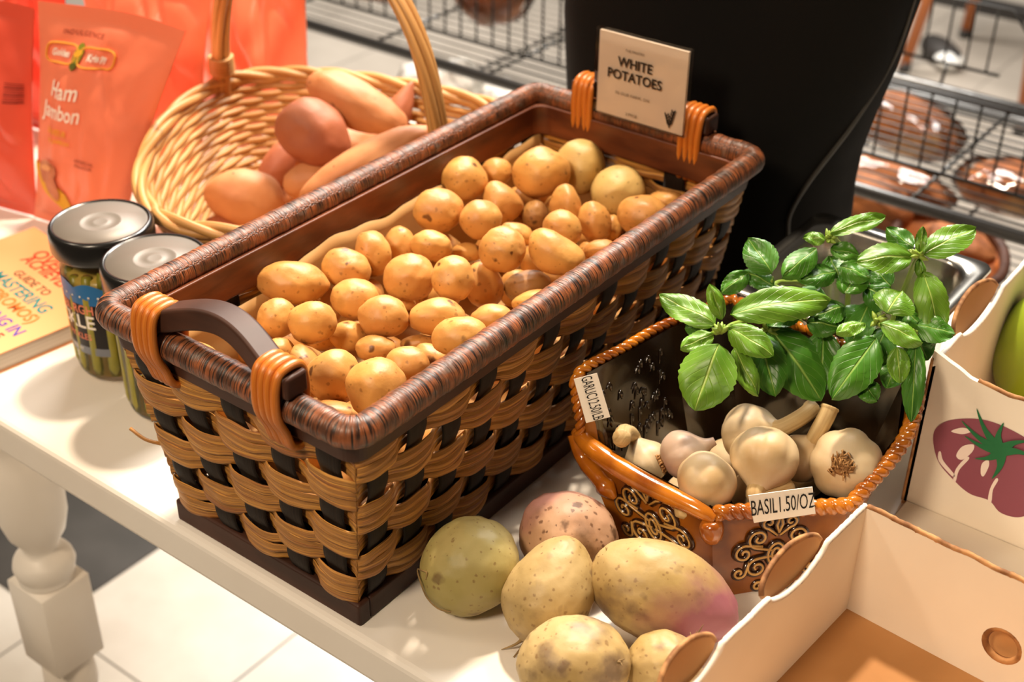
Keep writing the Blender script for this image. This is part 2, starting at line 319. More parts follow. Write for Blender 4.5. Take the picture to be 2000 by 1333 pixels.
def txt(name, s, size, m, fn, parent, align='CENTER', xs=1.0, bold=0.0, spacing=1.0, shear=0.0, cuts=0):
    """letters as a thin mesh; fn maps the text plane (x, y in metres) to the world"""
    cu = bpy.data.curves.new('lettering', 'FONT'); cu.body = s; cu.size = size; cu.align_x = align; cu.align_y = 'CENTER'
    cu.offset = bold * size; cu.space_character = spacing; cu.shear = shear; cu.resolution_u = 3
    o = bpy.data.objects.new('lettering', cu); COL.objects.link(o)
    dg = bpy.context.evaluated_depsgraph_get(); dg.update()
    me = bpy.data.meshes.new_from_object(o.evaluated_get(dg))
    bpy.data.objects.remove(o); bpy.data.curves.remove(cu)
    if cuts:
        bm = bmesh.new(); bm.from_mesh(me); bmesh.ops.triangulate(bm, faces=bm.faces); bmesh.ops.subdivide_edges(bm, edges=[e for e in bm.edges if e.calc_length() > size * 0.25], cuts=cuts, use_grid_fill=True); bmesh.ops.triangulate(bm, faces=bm.faces); bm.to_mesh(me); bm.free()
    V = [fn(v.co.x * xs, v.co.y) for v in me.vertices]; F = [tuple(p.vertices) for p in me.polygons]
    bpy.data.meshes.remove(me)
    return mk(name, V, F, m, parent, smooth=False)
def plane_fn(o, ux, uy, lift=0.0005):
    o = Vector(o); ux = Vector(ux).normalized(); uy = Vector(uy); uy = (uy - ux * uy.dot(ux)).normalized(); n = ux.cross(uy)
    return lambda x, y: o + ux * x + uy * y + n * lift
def panel(name, outer, holes, o, ux, uy, th, m, parent=None, bevel=0.0):
    """flat sheet of thickness th cut to an outline with holes"""
    o = Vector(o); ux = Vector(ux); uy = Vector(uy); n = ux.cross(uy).normalized()
    bm = bmesh.new(); ed = []
    for loop in [outer] + list(holes):
        vs = [bm.verts.new(o + ux * x + uy * y) for x, y in loop]
        ed += [bm.edges.new((vs[i], vs[(i + 1) % len(vs)])) for i in range(len(vs))]
    r = bmesh.ops.triangle_fill(bm, edges=ed, use_beauty=True, normal=n)
    fs = [f for f in bm.faces]
    if th:
        e = bmesh.ops.extrude_face_region(bm, geom=fs)
        bmesh.ops.translate(bm, verts=[v for v in e['geom'] if isinstance(v, bmesh.types.BMVert)], vec=n * th)
        bmesh.ops.recalc_face_normals(bm, faces=bm.faces)
    bm.verts.index_update()
    V = [v.co.copy() for v in bm.verts]; F = [tuple(v.index for v in f.verts) for f in bm.faces]; bm.free()
    return mk(name, V, F, m, parent, smooth=False)
def wob(p, f=9.0, a=0.001, s=0.0):
    return a * noise.noise(Vector(p) * f + Vector((s, s * 2, s * 3)))

# ------------------------------------------------------------------ the setting: floor
b = Buf(); idx = []; FX0, FY0, T = -1.418, 0.756, 0.305
for i in range(-11, 12):
    for j in range(-4, 20):
        x0, y0 = FX0 + i * T, FY0 + j * T
        g = 0.0015
        b.add([(x0 + g, y0 + g, -0.75), (x0 + T - g, y0 + g, -0.75), (x0 + T - g, y0 + T - g, -0.75), (x0 + g, y0 + T - g, -0.75)], [(0, 1, 2, 3)])
        idx.append(1 if (i == -1 and j == 0) or (i == -3 and j == 2) or (i == -2 and j == -1) or (i == -1 and j == 1) else (2 if y0 > 2.0 else 0))
fl = b.build('floor', [mat('white_marble_tile', 'DDD5C9', 'C9BEB0', 5, 0.3, bump=0.02), mat('dark_grey_tile', '4A4540', '38342F', 6, 0.35), mat('grey_stone_tile', 'A39A8F', '968D82', 4, 0.4)], smooth=False)
for p, k in zip(fl.data.polygons, idx): p.material_index = k
tag(fl, kind='structure')
b = Buf(); b.box((FX0 - 11 * T, FY0 - 4 * T, -0.80), (FX0 + 12 * T, FY0 + 20 * T, -0.752)); 
tag(b.build('floor_screed', mat('tile_grout', '8E867C', rough=0.8), smooth=False), kind='structure')

# ------------------------------------------------------------------ the white table
TX0, TX1, TY0, TY1 = -1.72, 0.55, 0.483, 1.215
tab = thing('display_table', 'white painted display table with turned legs carrying all the produce', 'table', (-0.6, 0.85, -0.75))
b = Buf(); b.box((TX0, TY0, -0.038), (TX1, TY1, 0)); b.build('tabletop', MT['table'], tab, bevel=0.006, smooth=False)
b = Buf()
for lo, hi in (((TX0 + .06, TY0 + .05, -.06), (TX1 - .06, TY0 + .07, -.038)), ((TX0 + .06, TY1 - .07, -.06), (TX1 - .06, TY1 - .05, -.038))): b.box(lo, hi)
b.build('apron', MT['table'], tab, smooth=False)
LG = [(-.984, .532), (.45, .532), (-.984, 1.15), (.45, 1.15)]
for x, y in LG:
    b = Buf()
    b.lathe([(.026, -.038), (.03, -.06), (.024, -.07), (.021, -.085), (.027, -.10), (.0315, -.12), (.034, -.145), (.033, -.17), (.028, -.19), (.019, -.205), (.0165, -.212), (.021, -.216), (.029, -.224), (.031, -.233), (.029, -.241), (.026, -.246), (.029, -.252), (.0, -.252)], (x, y, 0), 48)
    b.box((x - .029, y - .029, -.36), (x + .029, y + .029, -.252))
    b.lathe([(.0, -.36), (.026, -.36), (.028, -.40), (.022, -.43), (.026, -.55), (.018, -.68), (.026, -.70), (.02, -.75)], (x, y, 0), 32)
    o = b.build('leg', MT['table'], tab); o.modifiers.new('b', 'BEVEL').width = .002; o.modifiers['b'].limit_method = 'ANGLE'

# ------------------------------------------------------------------ the woven potato basket
BX, BY = -.598, .733
def hw(z): return .0925 + (z - .02) / .145 * .021
def hl(z): return .2368 + (z - .02) / .145 * .0144
NF, NL = 5, 13; C1, C2, C3, C4 = NF, NF + NL, 2 * NF + NL, 2 * (NF + NL)      # slats on a short side, on a long side
def wall(c, z, off):           # c counts slats around the basket
    W_, L_ = hw(z), hl(z)
    if c < C1: t = c / NF; return Vector((BX - W_ + 2 * W_ * t, BY - L_ - off, z))
    if c < C2: t = (c - C1) / NL; return Vector((BX + W_ + off, BY - L_ + 2 * L_ * t, z))
    if c < C3: t = (c - C2) / NF; return Vector((BX + W_ - 2 * W_ * t, BY + L_ + off, z))
    t = (c - C3) / NL; return Vector((BX - W_ - off, BY + L_ - 2 * L_ * t, z))
def wn(c): return (Vector((0, -1, 0)) if c < C1 else Vector((1, 0, 0)) if c < C2 else Vector((0, 1, 0)) if c < C3 else Vector((-1, 0, 0)))
bk = thing('potato_basket', 'long rectangular woven basket with dark wound rim and two wooden handles, full of white potatoes', 'basket', (BX, BY, 0))
rnd = random.Random(3)
NR = 6; RH = .0243
b = Buf(); SUB = 9
for r in range(NR):
    for k in range(3):
        path = []; rad = []; nn = []
        ph = rnd.uniform(0, 99)
        for i in range(C4 * SUB):
            c = i / SUB + 1e-6; s = math.cos(PI * (c - .5)) * (-1) ** r
            hh = RH / 3 * (1.0 + .10 * s)
            zc = .0205 + (r + .5) * RH + (k - 1) * hh * .95 - .0013 * (s if s > 0 else 0) + .0022 * noise.noise(Vector((c * 1.1, ph, 0)))
            zc = min(max(zc, .022), .166)
            sq = math.copysign(abs(s) ** .6, s); off = .0042 * sq + .0014 * noise.noise(Vector((c * 2.3, ph, 5))) + (.0006 if k == 1 else 0)
            fr = c % 1.0
            path.append(wall(c, zc, off)); rad.append(hh * .57 * (1 + .34 * noise.noise(Vector((c * 1.1, ph, 9))))); nn.append(wn(c))
        for side in ((0, C1), (C1, C2), (C2, C3), (C3, C4)):
            i0, i1 = side[0] * SUB, side[1] * SUB
            pts = path[i0:i1] + [wall(side[1] - 1e-4, path[i1 - 1].z, 0)]; rr = rad[i0:i1] + [rad[i1 - 1]]
            b.tube(pts, rr, 8, flat=(.20, nn[i0]), u0=rnd.uniform(0, 5))
b.build('woven_strips', MT['reed'], bk)
for side in ((0, C1), (C1, C2), (C2, C3), (C3, C4)):
    b = Buf()
    for c in range(*side):
        cc = c + .5; pts = []
        for i in range(0, 31):
            z = .018 + .150 * i / 30; r = (z - .0205) / RH - .5
            pts.append(wall(cc, z, .0020 * math.cos(PI * r) * -((-1) ** c)))
        e = (wall(cc + .27, .1, 0) - wall(cc - .27, .1, 0)).length * .5
        b.tube(pts, e, 8, flat=(.11, wn(cc)), u0=c * .37)
    b.build('upright_slats', MT['stake'], bk)
b = Buf()
W_, L_ = .0965, .2408
for lo, hi in (((-W_, -L_, 0), (W_, -L_ + .012, .02)), ((-W_, L_ - .012, 0), (W_, L_, .02)), ((-W_, -L_ + .012, 0), (-W_ + .012, L_ - .012, .02)), ((W_ - .012, -L_ + .012, 0), (W_, L_ - .012, .02)), ((-W_ + .012, -L_ + .012, .004), (W_ - .012, L_ - .012, .01))):
    b.box((BX + lo[0], BY + lo[1], lo[2]), (BX + hi[0], BY + hi[1], hi[2]))
b.build('plinth', MT['darkwood'], bk, bevel=.002, smooth=False)
def rrect(w_, l_, z, r, n=8):
    out = []
    for sx, sy, a0 in ((1, -1, -PI / 2), (1, 1, 0), (-1, 1, PI / 2), (-1, -1, PI)):
        for i in range(n + 1):
            a = a0 + PI / 2 * i / n; out.append((BX + sx * (w_ - r) + r * math.cos(a), BY + sy * (l_ - r) + r * math.sin(a), z))
    return out
def resample(P, step, closed=True):
    P = [Vector(p) for p in P]; Q = P + ([P[0]] if closed else []); out = []; acc = 0
    for a_, b_ in zip(Q, Q[1:]):
        L = (b_ - a_).length
        while acc < L: out.append(a_.lerp(b_, acc / L)); acc += step
        acc -= L
    return out
def band(z0, z1, w0, w1, l0, l1, th, name, m):
    b = Buf(); A = rrect(w0, l0, z0, .014); B = rrect(w1, l1, z1, .014); n = len(A)
    C = rrect(w1 - th, l1 - th, z1, .012); D = rrect(w0 - th, l0 - th, z0, .012)
    b.add(A + B + C + D, [(r * n + i, r * n + (i + 1) % n, ((r + 1) % 4) * n + (i + 1) % n, ((r + 1) % 4) * n + i) for r in range(4) for i in range(n)])
    return b.build(name, m, bk, smooth=False, bevel=.0012)
band(.1635, .186, .1185, .1215, .2565, .2590, .006, 'outer_band', MT['darkwood'])
band(.158, .186, .1095, .1115, .2475, .2495, .005, 'inner_band', MT['innerwood'])
ring = resample(rrect(.1205, .2582, .190, .013), .0013)
b = Buf()
b.tube(ring, [ .0108 * (1 + .045 * noise.noise(Vector((i * .45, 0, 0))) + .05 * noise.noise(Vector((i * .12, 7, 0)))) for i in range(len(ring))], 18, closed=True)
b.build('wound_rim', MT['rim'], bk)
def handle(sy):
    yb = BY + sy * .2582; n = 64; P = []; 
    for i in range(n + 1):
        t = i / n; x = BX - .074 + .148 * t; k = math.sin(PI * min(max((t - .10) / .80, 0), 1)) ** 1.3
        P.append(Vector((x, yb + (-sy) * .010 * k, .2090 + .015 * k)))
    b = Buf(); V = []; F = []
    for i, p in enumerate(P):
        T_ = (P[min(i + 1, n)] - P[max(i - 1, 0)]).normalized(); u = Vector((0, 1, 0)); v = T_.cross(u).normalized()
        for a_, c_ in ((-1, -1), (1, -1), (1, 1), (-1, 1)): V.append(p + u * (a_ * .0095) + v * (c_ * .0082))
    for i in range(n):
        for j in range(4): F.append((i * 4 + j, i * 4 + (j + 1) % 4, (i + 1) * 4 + (j + 1) % 4, (i + 1) * 4 + j))
    F += [(3, 2, 1, 0), tuple(n * 4 + j for j in range(4))]
    b.add(V, F); h = b.build('handle', MT['darkwood'], bk, smooth=True, bevel=.003); h.data.set_sharp_from_angle(angle=.6)
    for sx in (-1, 1):
        b = Buf()
        for k in range(4):
            x = BX + sx * .058 + (k - 1.5) * .0058; dx = .004 * noise.noise(Vector((k * 3.1, sx, sy)))
            yo = [(-.0015, .1585), (-.0065, .172), (-.0125, .186), (-.0135, .200), (-.0115, .214), (-.006, .2200), (.006, .2200), (.0115, .214), (.0135, .200), (.0125, .186), (.0115, .172), (.0095, .1560)] if sy < 0 else [(-.0095, .1560), (-.0115, .172), (-.0125, .186), (-.0135, .200), (-.0115, .214), (-.006, .2200), (.006, .2200), (.0115, .214), (.0135, .200), (.0125, .186), (.0065, .172), (.0015, .1585)]
            pts = [(x + dx * (.2 - z) * 30, yb + y, z) for y, z in yo]
            b.tube(spline(pts, 4, closed=True), .0031, 8, closed=True, flat=(1.0, Vector((1, 0, 0))))
        b.build('cane_binding', MT['binding'], bk)
    return h
handle(-1); handle(1)
b = Buf(); b.tube(spline([(BX - .094, BY - .243, .075), (BX - .108, BY - .25, .078), (BX - .122, BY - .252, .083)], 5), .0014, 6); b.build('loose_reed', MT['reed'], bk)

# kraft paper inside the basket
b = Buf()
def lin_pt(u, v):      # u around, v from floor to top edge
    c = u * C4
    if c < C1: z1 = .150 - .046 * (c / NF)
    elif c < C2: z1 = .104
    elif c < C3: z1 = .104 + .05 * ((c - C2) / NF) ** 2
    else: t = (c - C3) / NL; z1 = .157 - .006 * math.sin(t * 9) + .004 * math.sin(t * 23)
    z1 += .004 * noise.noise(Vector((c * 1.2, 3, 1)))
    z = .084 + (z1 - .084) * v
    p = wall(min(c, C4 - .001), z, -.0095 - .0025 * abs(noise.noise(Vector((c * .6, v * 3, 2)))))
    return p
b.grid(lin_pt, 232, 8)
k0 = len(b.V)
b.grid(lambda u, v: Vector((BX + (u - .5) * 2 * (hw(.1) - .011), BY + (v - .5) * 2 * (hl(.1) - .011), .084 + .0035 * noise.noise(Vector((u * 6, v * 14, 0))))), 20, 48)
ln = b.build('paper_liner', MT['kraft'], None, solid=.0008, loc=(BX, BY, .0104))
tag(ln, 'crumpled brown kraft paper lining the inside of the potato basket', 'paper')

# ------------------------------------------------------------------ white potatoes, one object each
POT = [
 ((-0.6879,0.6272,0.155),(0.0282,0.0173,0.0223),(-0.439,0.819,0.281,-0.241)),
 ((-0.6717,0.6722,0.1522),(0.0197,0.0165,0.0177),(-0.416,0.849,0.161,-0.283)),
 ((-0.6634,0.586,0.1509),(0.0147,0.0155,0.0148),(0.436,-0.811,-0.32,0.222)),
 ((-0.6328,0.5931,0.156),(0.0184,0.0161,0.0169),(0.456,-0.783,-0.385,0.172)),
 ((-0.641,0.6494,0.1465),(0.02,0.0168,0.0181),(0.421,-0.847,-0.197,0.258)),
 ((-0.6246,0.6226,0.1321),(0.015,0.0118,0.0131),(-0.439,0.82,0.309,-0.199)),
 ((-0.6048,0.6415,0.1481),(0.0192,0.0168,0.0177),(-0.44,0.831,0.267,-0.21)),
 ((-0.6732,0.705,0.1524),(0.0151,0.0193,0.0169),(-0.483,0.777,0.371,-0.158)),
 ((-0.6751,0.7409,0.1435),(0.0138,0.0164,0.0148),(-0.473,0.807,0.297,-0.192)),
 ((-0.6467,0.7483,0.15),(0.0175,0.0132,0.015),(0.458,-0.831,-0.22,0.224)),
 ((-0.6258,0.6962,0.1506),(0.02,0.0192,0.0192),(-0.49,0.749,0.434,-0.103)),
 ((-0.5857,0.7018,0.161),(0.0172,0.018,0.0173),(-0.468,0.817,0.29,-0.173)),
 ((-0.5912,0.7481,0.1326),(0.0155,0.0193,0.0171),(0.487,-0.775,-0.389,0.101)),
 ((-0.5748,0.6695,0.146),(0.022,0.0146,0.0179),(0.455,-0.822,-0.294,0.174)),
 ((-0.5289,0.6403,0.161),(0.0198,0.0146,0.0169),(0.466,-0.792,-0.376,0.118)),
 ((-0.5475,0.7036,0.138),(0.0175,0.0112,0.0141),(-0.46,0.826,0.285,-0.157)),
 ((-0.664,0.5555,0.1502),(0.0141,0.0107,0.0121),(-0.38,0.856,0.177,-0.301)),
 ((-0.665,0.5607,0.1312),(0.0108,0.0077,0.0097),(-0.423,0.815,0.325,-0.226)),
 ((-0.64,0.5648,0.1388),(0.0122,0.0129,0.0123),(-0.426,0.818,0.321,-0.218)),
 ((-0.6134,0.5648,0.1343),(0.012,0.0203,0.0159),(-0.443,0.784,0.403,-0.163)),
 ((-0.5817,0.5623,0.1449),(0.0198,0.0198,0.0194),(-0.383,0.868,0.164,-0.271)),
 ((-0.532,0.5536,0.161),(0.0208,0.0211,0.0206),(0.426,-0.83,-0.307,0.186)),
 ((-0.5953,0.6208,0.134),(0.0151,0.0101,0.0136),(0.439,-0.823,-0.306,0.19)),
 ((-0.549,0.6051,0.146),(0.0164,0.0138,0.0148),(-0.41,0.861,0.19,-0.234)),
 ((-0.5543,0.6392,0.131),(0.0162,0.0108,0.0132),(-0.382,0.878,0.072,-0.28)),
 ((-0.5631,0.5455,0.1292),(0.0203,0.0094,0.0183),(-0.391,0.861,0.225,-0.237)),
 ((-0.68,0.5169,0.15),(0.0179,0.0082,0.0161),(-0.398,0.832,0.275,-0.273)),
 ((-0.6559,0.5239,0.1374),(0.0157,0.0067,0.0141),(-0.379,0.853,0.218,-0.286)),
 ((-0.6722,0.787,0.1587),(0.022,0.0193,0.0202),(-0.495,0.79,0.323,-0.163)),
 ((-0.6913,0.8462,0.16),(0.0211,0.0202,0.0202),(-0.436,0.845,0.067,-0.302)),
 ((-0.6837,0.8842,0.1556),(0.014,0.0126,0.013),(-0.505,0.8,0.276,-0.171)),
 ((-0.6358,0.7998,0.1564),(0.0179,0.0175,0.0173),(0.489,-0.808,-0.282,0.171)),
 ((-0.6507,0.8506,0.1461),(0.0173,0.02,0.0183),(0.52,-0.728,-0.444,0.055)),
 ((-0.6368,0.7833,0.1324),(0.0131,0.0079,0.0118),(-0.47,0.824,0.25,-0.192)),
 ((-0.6438,0.8983,0.1612),(0.0259,0.0226,0.0238),(0.509,-0.803,-0.267,0.158)),
 ((-0.6327,0.9443,0.154),(0.0237,0.0255,0.0241),(0.526,-0.778,-0.328,0.102)),
 ((-0.5837,0.9334,0.1471),(0.025,0.0231,0.0236),(-0.526,0.754,0.391,-0.042)),
 ((-0.5369,0.9007,0.1521),(0.0222,0.0178,0.0196),(-0.494,0.834,0.18,-0.167)),
 ((-0.5375,0.9455,0.146),(0.0174,0.0114,0.0156),(0.503,-0.83,-0.188,0.152)),
 ((-0.6026,0.8785,0.1486),(0.014,0.019,0.0162),(-0.514,0.778,0.348,-0.094)),
 ((-0.6282,0.8695,0.1349),(0.0123,0.0137,0.0128),(-0.496,0.81,0.271,-0.155)),
 ((-0.5721,0.8799,0.1427),(0.0143,0.0188,0.0162),(0.514,-0.773,-0.365,0.07)),
 ((-0.5744,0.834,0.154),(0.0178,0.0152,0.0162),(-0.452,0.852,0.085,-0.249)),
 ((-0.5802,0.7589,0.1642),(0.0194,0.019,0.0188),(-0.482,0.814,0.279,-0.161)),
 ((-0.6184,0.8292,0.136),(0.0156,0.0098,0.014),(0.454,-0.848,-0.131,0.241)),
 ((-0.5462,0.7855,0.161),(0.0253,0.0166,0.0205),(-0.433,0.86,0.049,-0.266)),
 ((-0.545,0.8491,0.1373),(0.0144,0.0087,0.0129),(-0.498,0.807,0.297,-0.11)),
 ((-0.5651,0.8995,0.1303),(0.0082,0.0118,0.0106),(-0.5,0.817,0.258,-0.13)),
 ((-0.5659,0.7739,0.128),(0.0203,0.0135,0.0165),(-0.485,0.795,0.348,-0.108)),
 ((-0.5376,0.7459,0.138),(0.0187,0.009,0.0169),(0.481,-0.798,-0.347,0.105)),
 ((-0.6316,0.6955,0.1258),(0.0091,0.0062,0.0082),(-0.417,0.857,0.152,-0.262)),
 ((-0.5618,0.8544,0.1247),(0.0089,0.0106,0.0096),(-0.49,0.82,0.264,-0.135)),
 ((-0.5829,0.6576,0.124),(0.0151,0.0071,0.0136),(-0.445,0.826,0.298,-0.177)),
 ((-0.5211,0.5496,0.1143),(0.0199,0.0173,0.0159),(0.382,-0.028,-0.806,0.452)),
 ((-0.5484,0.5897,0.1105),(0.0183,0.0159,0.0147),(0.218,-0.581,0.609,0.493)),
 ((-0.5328,0.723,0.1152),(0.0195,0.017,0.0156),(0.282,-0.957,0.047,-0.038)),
 ((-0.5178,0.6755,0.1221),(0.0175,0.0152,0.014),(-0.436,0.265,-0.659,0.552)),
 ((-0.598,0.9352,0.1138),(0.0178,0.0155,0.0143),(0.244,-0.298,0.876,0.29)),
 ((-0.5943,0.7954,0.1063),(0.0171,0.0149,0.0137),(0.172,-0.637,0.267,0.703)),
 ((-0.6355,0.921,0.1163),(0.0198,0.0173,0.0159),(0.409,-0.468,0.514,0.591)),
 ((-0.6485,0.7154,0.1216),(0.0187,0.0163,0.015),(0.431,-0.19,-0.755,-0.457)),
 ((-0.6634,0.6853,0.1226),(0.0169,0.0147,0.0136),(-0.513,0.243,0.488,-0.663)),
 ((-0.5935,0.824,0.1196),(0.0159,0.0138,0.0127),(-0.649,-0.167,-0.53,0.52)),
 ((-0.6198,0.7327,0.1181),(0.0159,0.0139,0.0127),(-0.675,0.247,0.432,-0.545)),
 ((-0.5703,0.7274,0.1031),(0.0177,0.0154,0.0142),(0.6,-0.108,-0.51,-0.607)),
 ((-0.5262,0.7722,0.1167),(0.0178,0.0155,0.0143),(0.03,0.454,-0.855,0.25)),
 ((-0.5654,0.6542,0.1041),(0.016,0.0139,0.0128),(-0.235,-0.952,-0.182,-0.07)),
 ((-0.5325,0.9402,0.1032),(0.0178,0.0154,0.0142),(-0.047,0.334,-0.416,0.844)),
 ((-0.6679,0.9285,0.1221),(0.0158,0.0137,0.0126),(0.379,-0.286,-0.88,-0.028)),
 ((-0.665,0.7879,0.1185),(0.02,0.0174,0.016),(-0.206,0.325,0.317,0.867)),
 ((-0.5308,0.82,0.1141),(0.0197,0.0171,0.0158),(-0.162,0.776,-0.457,-0.403)),
 ((-0.6623,0.8957,0.1266),(0.0189,0.0164,0.0151),(0.963,-0.1,-0.08,-0.236)),
 ((-0.6262,0.5269,0.1259),(0.0167,0.0145,0.0133),(0.234,0.437,-0.097,-0.863)),
 ((-0.6533,0.6224,0.1229),(0.0163,0.0141,0.013),(0.338,-0.84,-0.365,0.217)),
 ((-0.5602,0.5137,0.1192),(0.0176,0.0153,0.0141),(0.083,-0.774,0.568,0.267)),
 ((-0.6259,0.8519,0.1067),(0.016,0.0139,0.0128),(0.576,0.749,-0.279,-0.168)),
 ((-0.5303,0.5161,0.1048),(0.0197,0.0172,0.0158),(0.212,0.814,-0.458,-0.288)),
 ((-0.637,0.5863,0.1171),(0.0199,0.0173,0.0159),(0.601,-0.513,0.109,0.603)),
 ((-0.6577,0.8751,0.107),(0.0159,0.0138,0.0127),(-0.158,0.413,-0.081,-0.893)),
 ((-0.5769,0.612,0.1001),(0.0166,0.0144,0.0133),(-0.786,-0.333,-0.519,-0.038)),
 ((-0.5948,0.5698,0.1017),(0.0178,0.0155,0.0142),(0.515,0.345,0.17,-0.767)),
 ((-0.6182,0.6547,0.1007),(0.0185,0.0161,0.0148),(-0.191,-0.294,-0.435,0.829)),
 ((-0.5161,0.5869,0.103),(0.0178,0.0155,0.0143),(-0.727,0.049,-0.634,-0.259)),
 ((-0.6454,0.8306,0.1129),(0.0172,0.015,0.0138),(0.37,-0.219,0.688,-0.584)),
 ((-0.5951,0.6869,0.1036),(0.016,0.0139,0.0128),(-0.427,-0.765,-0.135,-0.462)),
 ((-0.6003,0.5323,0.1053),(0.0158,0.0137,0.0126),(-0.5,-0.074,0.863,-0.026)),
 ((-0.6652,0.7459,0.1106),(0.0186,0.0162,0.0149),(-0.066,-0.248,-0.465,-0.847)),
 ((-0.5723,0.844,0.1037),(0.0159,0.0138,0.0127),(-0.499,-0.073,-0.847,0.17)),
 ((-0.5427,0.8904,0.1126),(0.0184,0.016,0.0147),(-0.405,-0.729,-0.487,0.261)),
 ((-0.6538,0.5182,0.1069),(0.0169,0.0147,0.0135),(0.049,0.01,0.584,0.81)),
 ((-0.6306,0.794,0.104),(0.018,0.0157,0.0144),(-0.609,0.284,-0.386,-0.632)),
 ((-0.6804,0.655,0.1228),(0.0158,0.0138,0.0127),(-0.511,0.659,-0.328,-0.443)),
 ((-0.6728,0.6002,0.116),(0.0199,0.0173,0.016),(0.585,0.19,-0.067,0.785)),
 ((-0.5433,0.6187,0.1037),(0.0181,0.0157,0.0145),(0.298,-0.512,-0.749,-0.295)),
 ((-0.5833,0.9062,0.1102),(0.02,0.0174,0.016),(0.124,0.733,0.662,0.093)),
 ((-0.5642,0.8187,0.1168),(0.0162,0.0141,0.0129),(-0.629,0.506,0.054,-0.587)),
 ((-0.5722,0.6924,0.1228),(0.0179,0.0156,0.0143),(-0.807,0.144,0.223,0.527))]
POT_LABELS = [
 'large oblong potato against the left wall paper, biggest of the heap behind the front handle',
 'dented potato half hidden behind the large oblong one, against the left wall paper',
 'small potato directly below the large oblong one, at its left end',
 'round speckled potato below the right end of the large oblong potato',
 'lumpy potato just right of the large oblong one, above the smooth round middle potato',
 'low shaded potato tucked under the smooth round one, left of the heap middle',
 'smooth round pale potato in the middle of the front half of the heap',
 'upright egg shaped potato by the left wall, left of two potatoes in a row',
 'shaded potato pressed against the right side of the upright egg shaped one',
 'small oval potato at the right end of the row of three by the left wall',
 'large round potato in the heap centre, left of the one with clustered eyes',
 'potato with clustered dark eyes facing front, raised in the centre of the heap',
 'tall potato leaning behind the one with a cluster of dark eyes',
 'oval potato lying flat below the centre, right of the smooth round pale one',
 'brown spotted oval potato raised near the right rim, in the front half',
 'half hidden potato between the right rim and the brown spotted oval one',
 'potato seen just above the bend of the front handle, nearest the left wall',
 'small potato mostly hidden behind the front handle, just above its slope',
 'small upright potato right of the front handle slope, below two round ones',
 'tall narrow potato leaning on the broad shouldered one, beside the handle binding',
 'big slanted potato with a broad shoulder, left of the frontmost round potato',
 'frontmost large round potato at the near corner beside the rim',
 'flat topped potato peeking out above the frontmost pair, in the front middle',
 'smooth pale potato right behind the frontmost round one',
 'partly covered potato under the brown spotted one, near the right rim at the front',
 'lowest potato in the near corner, under the frontmost round one',
 'potato visible through the arch of the front handle, at the left corner',
 'sliver of a potato under the front handle, resting low by the front rim',
 'large round potato by the left wall, frontmost of the back half',
 'tall smooth potato near the left wall at the back, with a shallow hollow',
 'small round potato at the back, left of the big golden one',
 'potato with eyes at its crown, leaning on the curved one in the back half',
 'curved kidney shaped potato behind the one with eyes at its crown',
 'small shaded potato low in the centre, right of the row of three',
 'big golden potato at the back near the wall gap, largest of the back half',
 'large dull pale potato at the back, directly under the price sign',
 'large dull potato by the back wall, right of the one under the price sign',
 'golden potato by the right rim in the back half, before the dull ones',
 'potato in the back right corner half hidden by the rim',
 'pear shaped potato standing upright in the back half',
 'dusty brown potato in shade, left of the pear shaped one',
 'rounded potato in shade to the right of the pear shaped one',
 'pale potato lying in front of the pear shaped one',
 'round potato with two dark eyes low on its face, right of the heap centre',
 'potato peeping out behind the round one with two dark eyes',
 'long bean shaped potato beside the right rim, in the middle of the basket',
 'half hidden potato touching the right rim, just behind the bean shaped one',
 'narrow slice of a potato between the shaded rounded one and the right rim',
 'dark skinned potato sunk in a hollow near the right rim',
 'potato end poking out beside the right rim, before the dark skinned one',
 'tiny piece of potato showing behind the smooth round pale one',
 'tiny potato end showing behind the long bean shaped one',
 'potato mostly buried under the flat lying oval one, front half',
]
for i, (c, r, q) in enumerate(POT):
    if i < len(POT_LABELS):
        lab = POT_LABELS[i]; grp = 'white potatoes in the basket'
    else:
        lab = 'white potato buried in the lower layer of the basket heap, mostly covered by others'; grp = 'buried white potatoes in the lower layer'
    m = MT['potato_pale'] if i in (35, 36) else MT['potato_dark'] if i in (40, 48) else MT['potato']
    tp = {39: -.35, 32: .2, 45: .1, 19: .15}.get(i, 0.0); bd = {32: .35, 45: -.28, 20: .15}.get(i, 0.0)
    o = blob('white_potato', c, r, q, m, seed=i + 11, sub=4 if i < len(POT_LABELS) else 3, amp=.10, freq=1.2, taper=tp, bend=bd, dents=4)
    tag(o, lab, 'potato', grp)

# ------------------------------------------------------------------ price sign on the back rim
sg = thing('price_sign', 'clear stand with white card reading WHITE POTATOES on the back rim of the basket', 'sign', (-.588, .972, .19))
b = Buf(); b.box((-.6375, .9685, .1995), (-.5405, .9745, .2795)); b.build('acrylic_holder', MT['acrylic'], sg, smooth=False)
b = Buf(); b.box((-.6345, .9700, .2005), (-.5430, .9730, .2775)); b.build('card', MT['cardface'], sg, smooth=False)
b = Buf(); b.box((-.60, .9745, .2005), (-.575, .9785, .232)); b.box((-.60, .9785, .228), (-.575, .992, .232)); b.build('clip', MT['acrylic'], sg, smooth=False)
def sgf(px, pz): return plane_fn((px, .9677, pz), (1, 0, 0), (0, 0, 1), .0002)
txt('lettering', 'WHITE\nPOTATOES', .0125, MT['black'], sgf(-.5945, .2475), sg, xs=.92, bold=.02)
txt('lettering', 'THE PANTRY', .0034, MT['black'], sgf(-.5955, .2655), sg)
txt('lettering', 'IN OUR FARM, ON', .0040, MT['black'], sgf(-.5955, .2245), sg, spacing=1.1)
txt('lettering', '2.99/LB', .0040, MT['black'], sgf(-.5955, .2065), sg)
b = Buf()
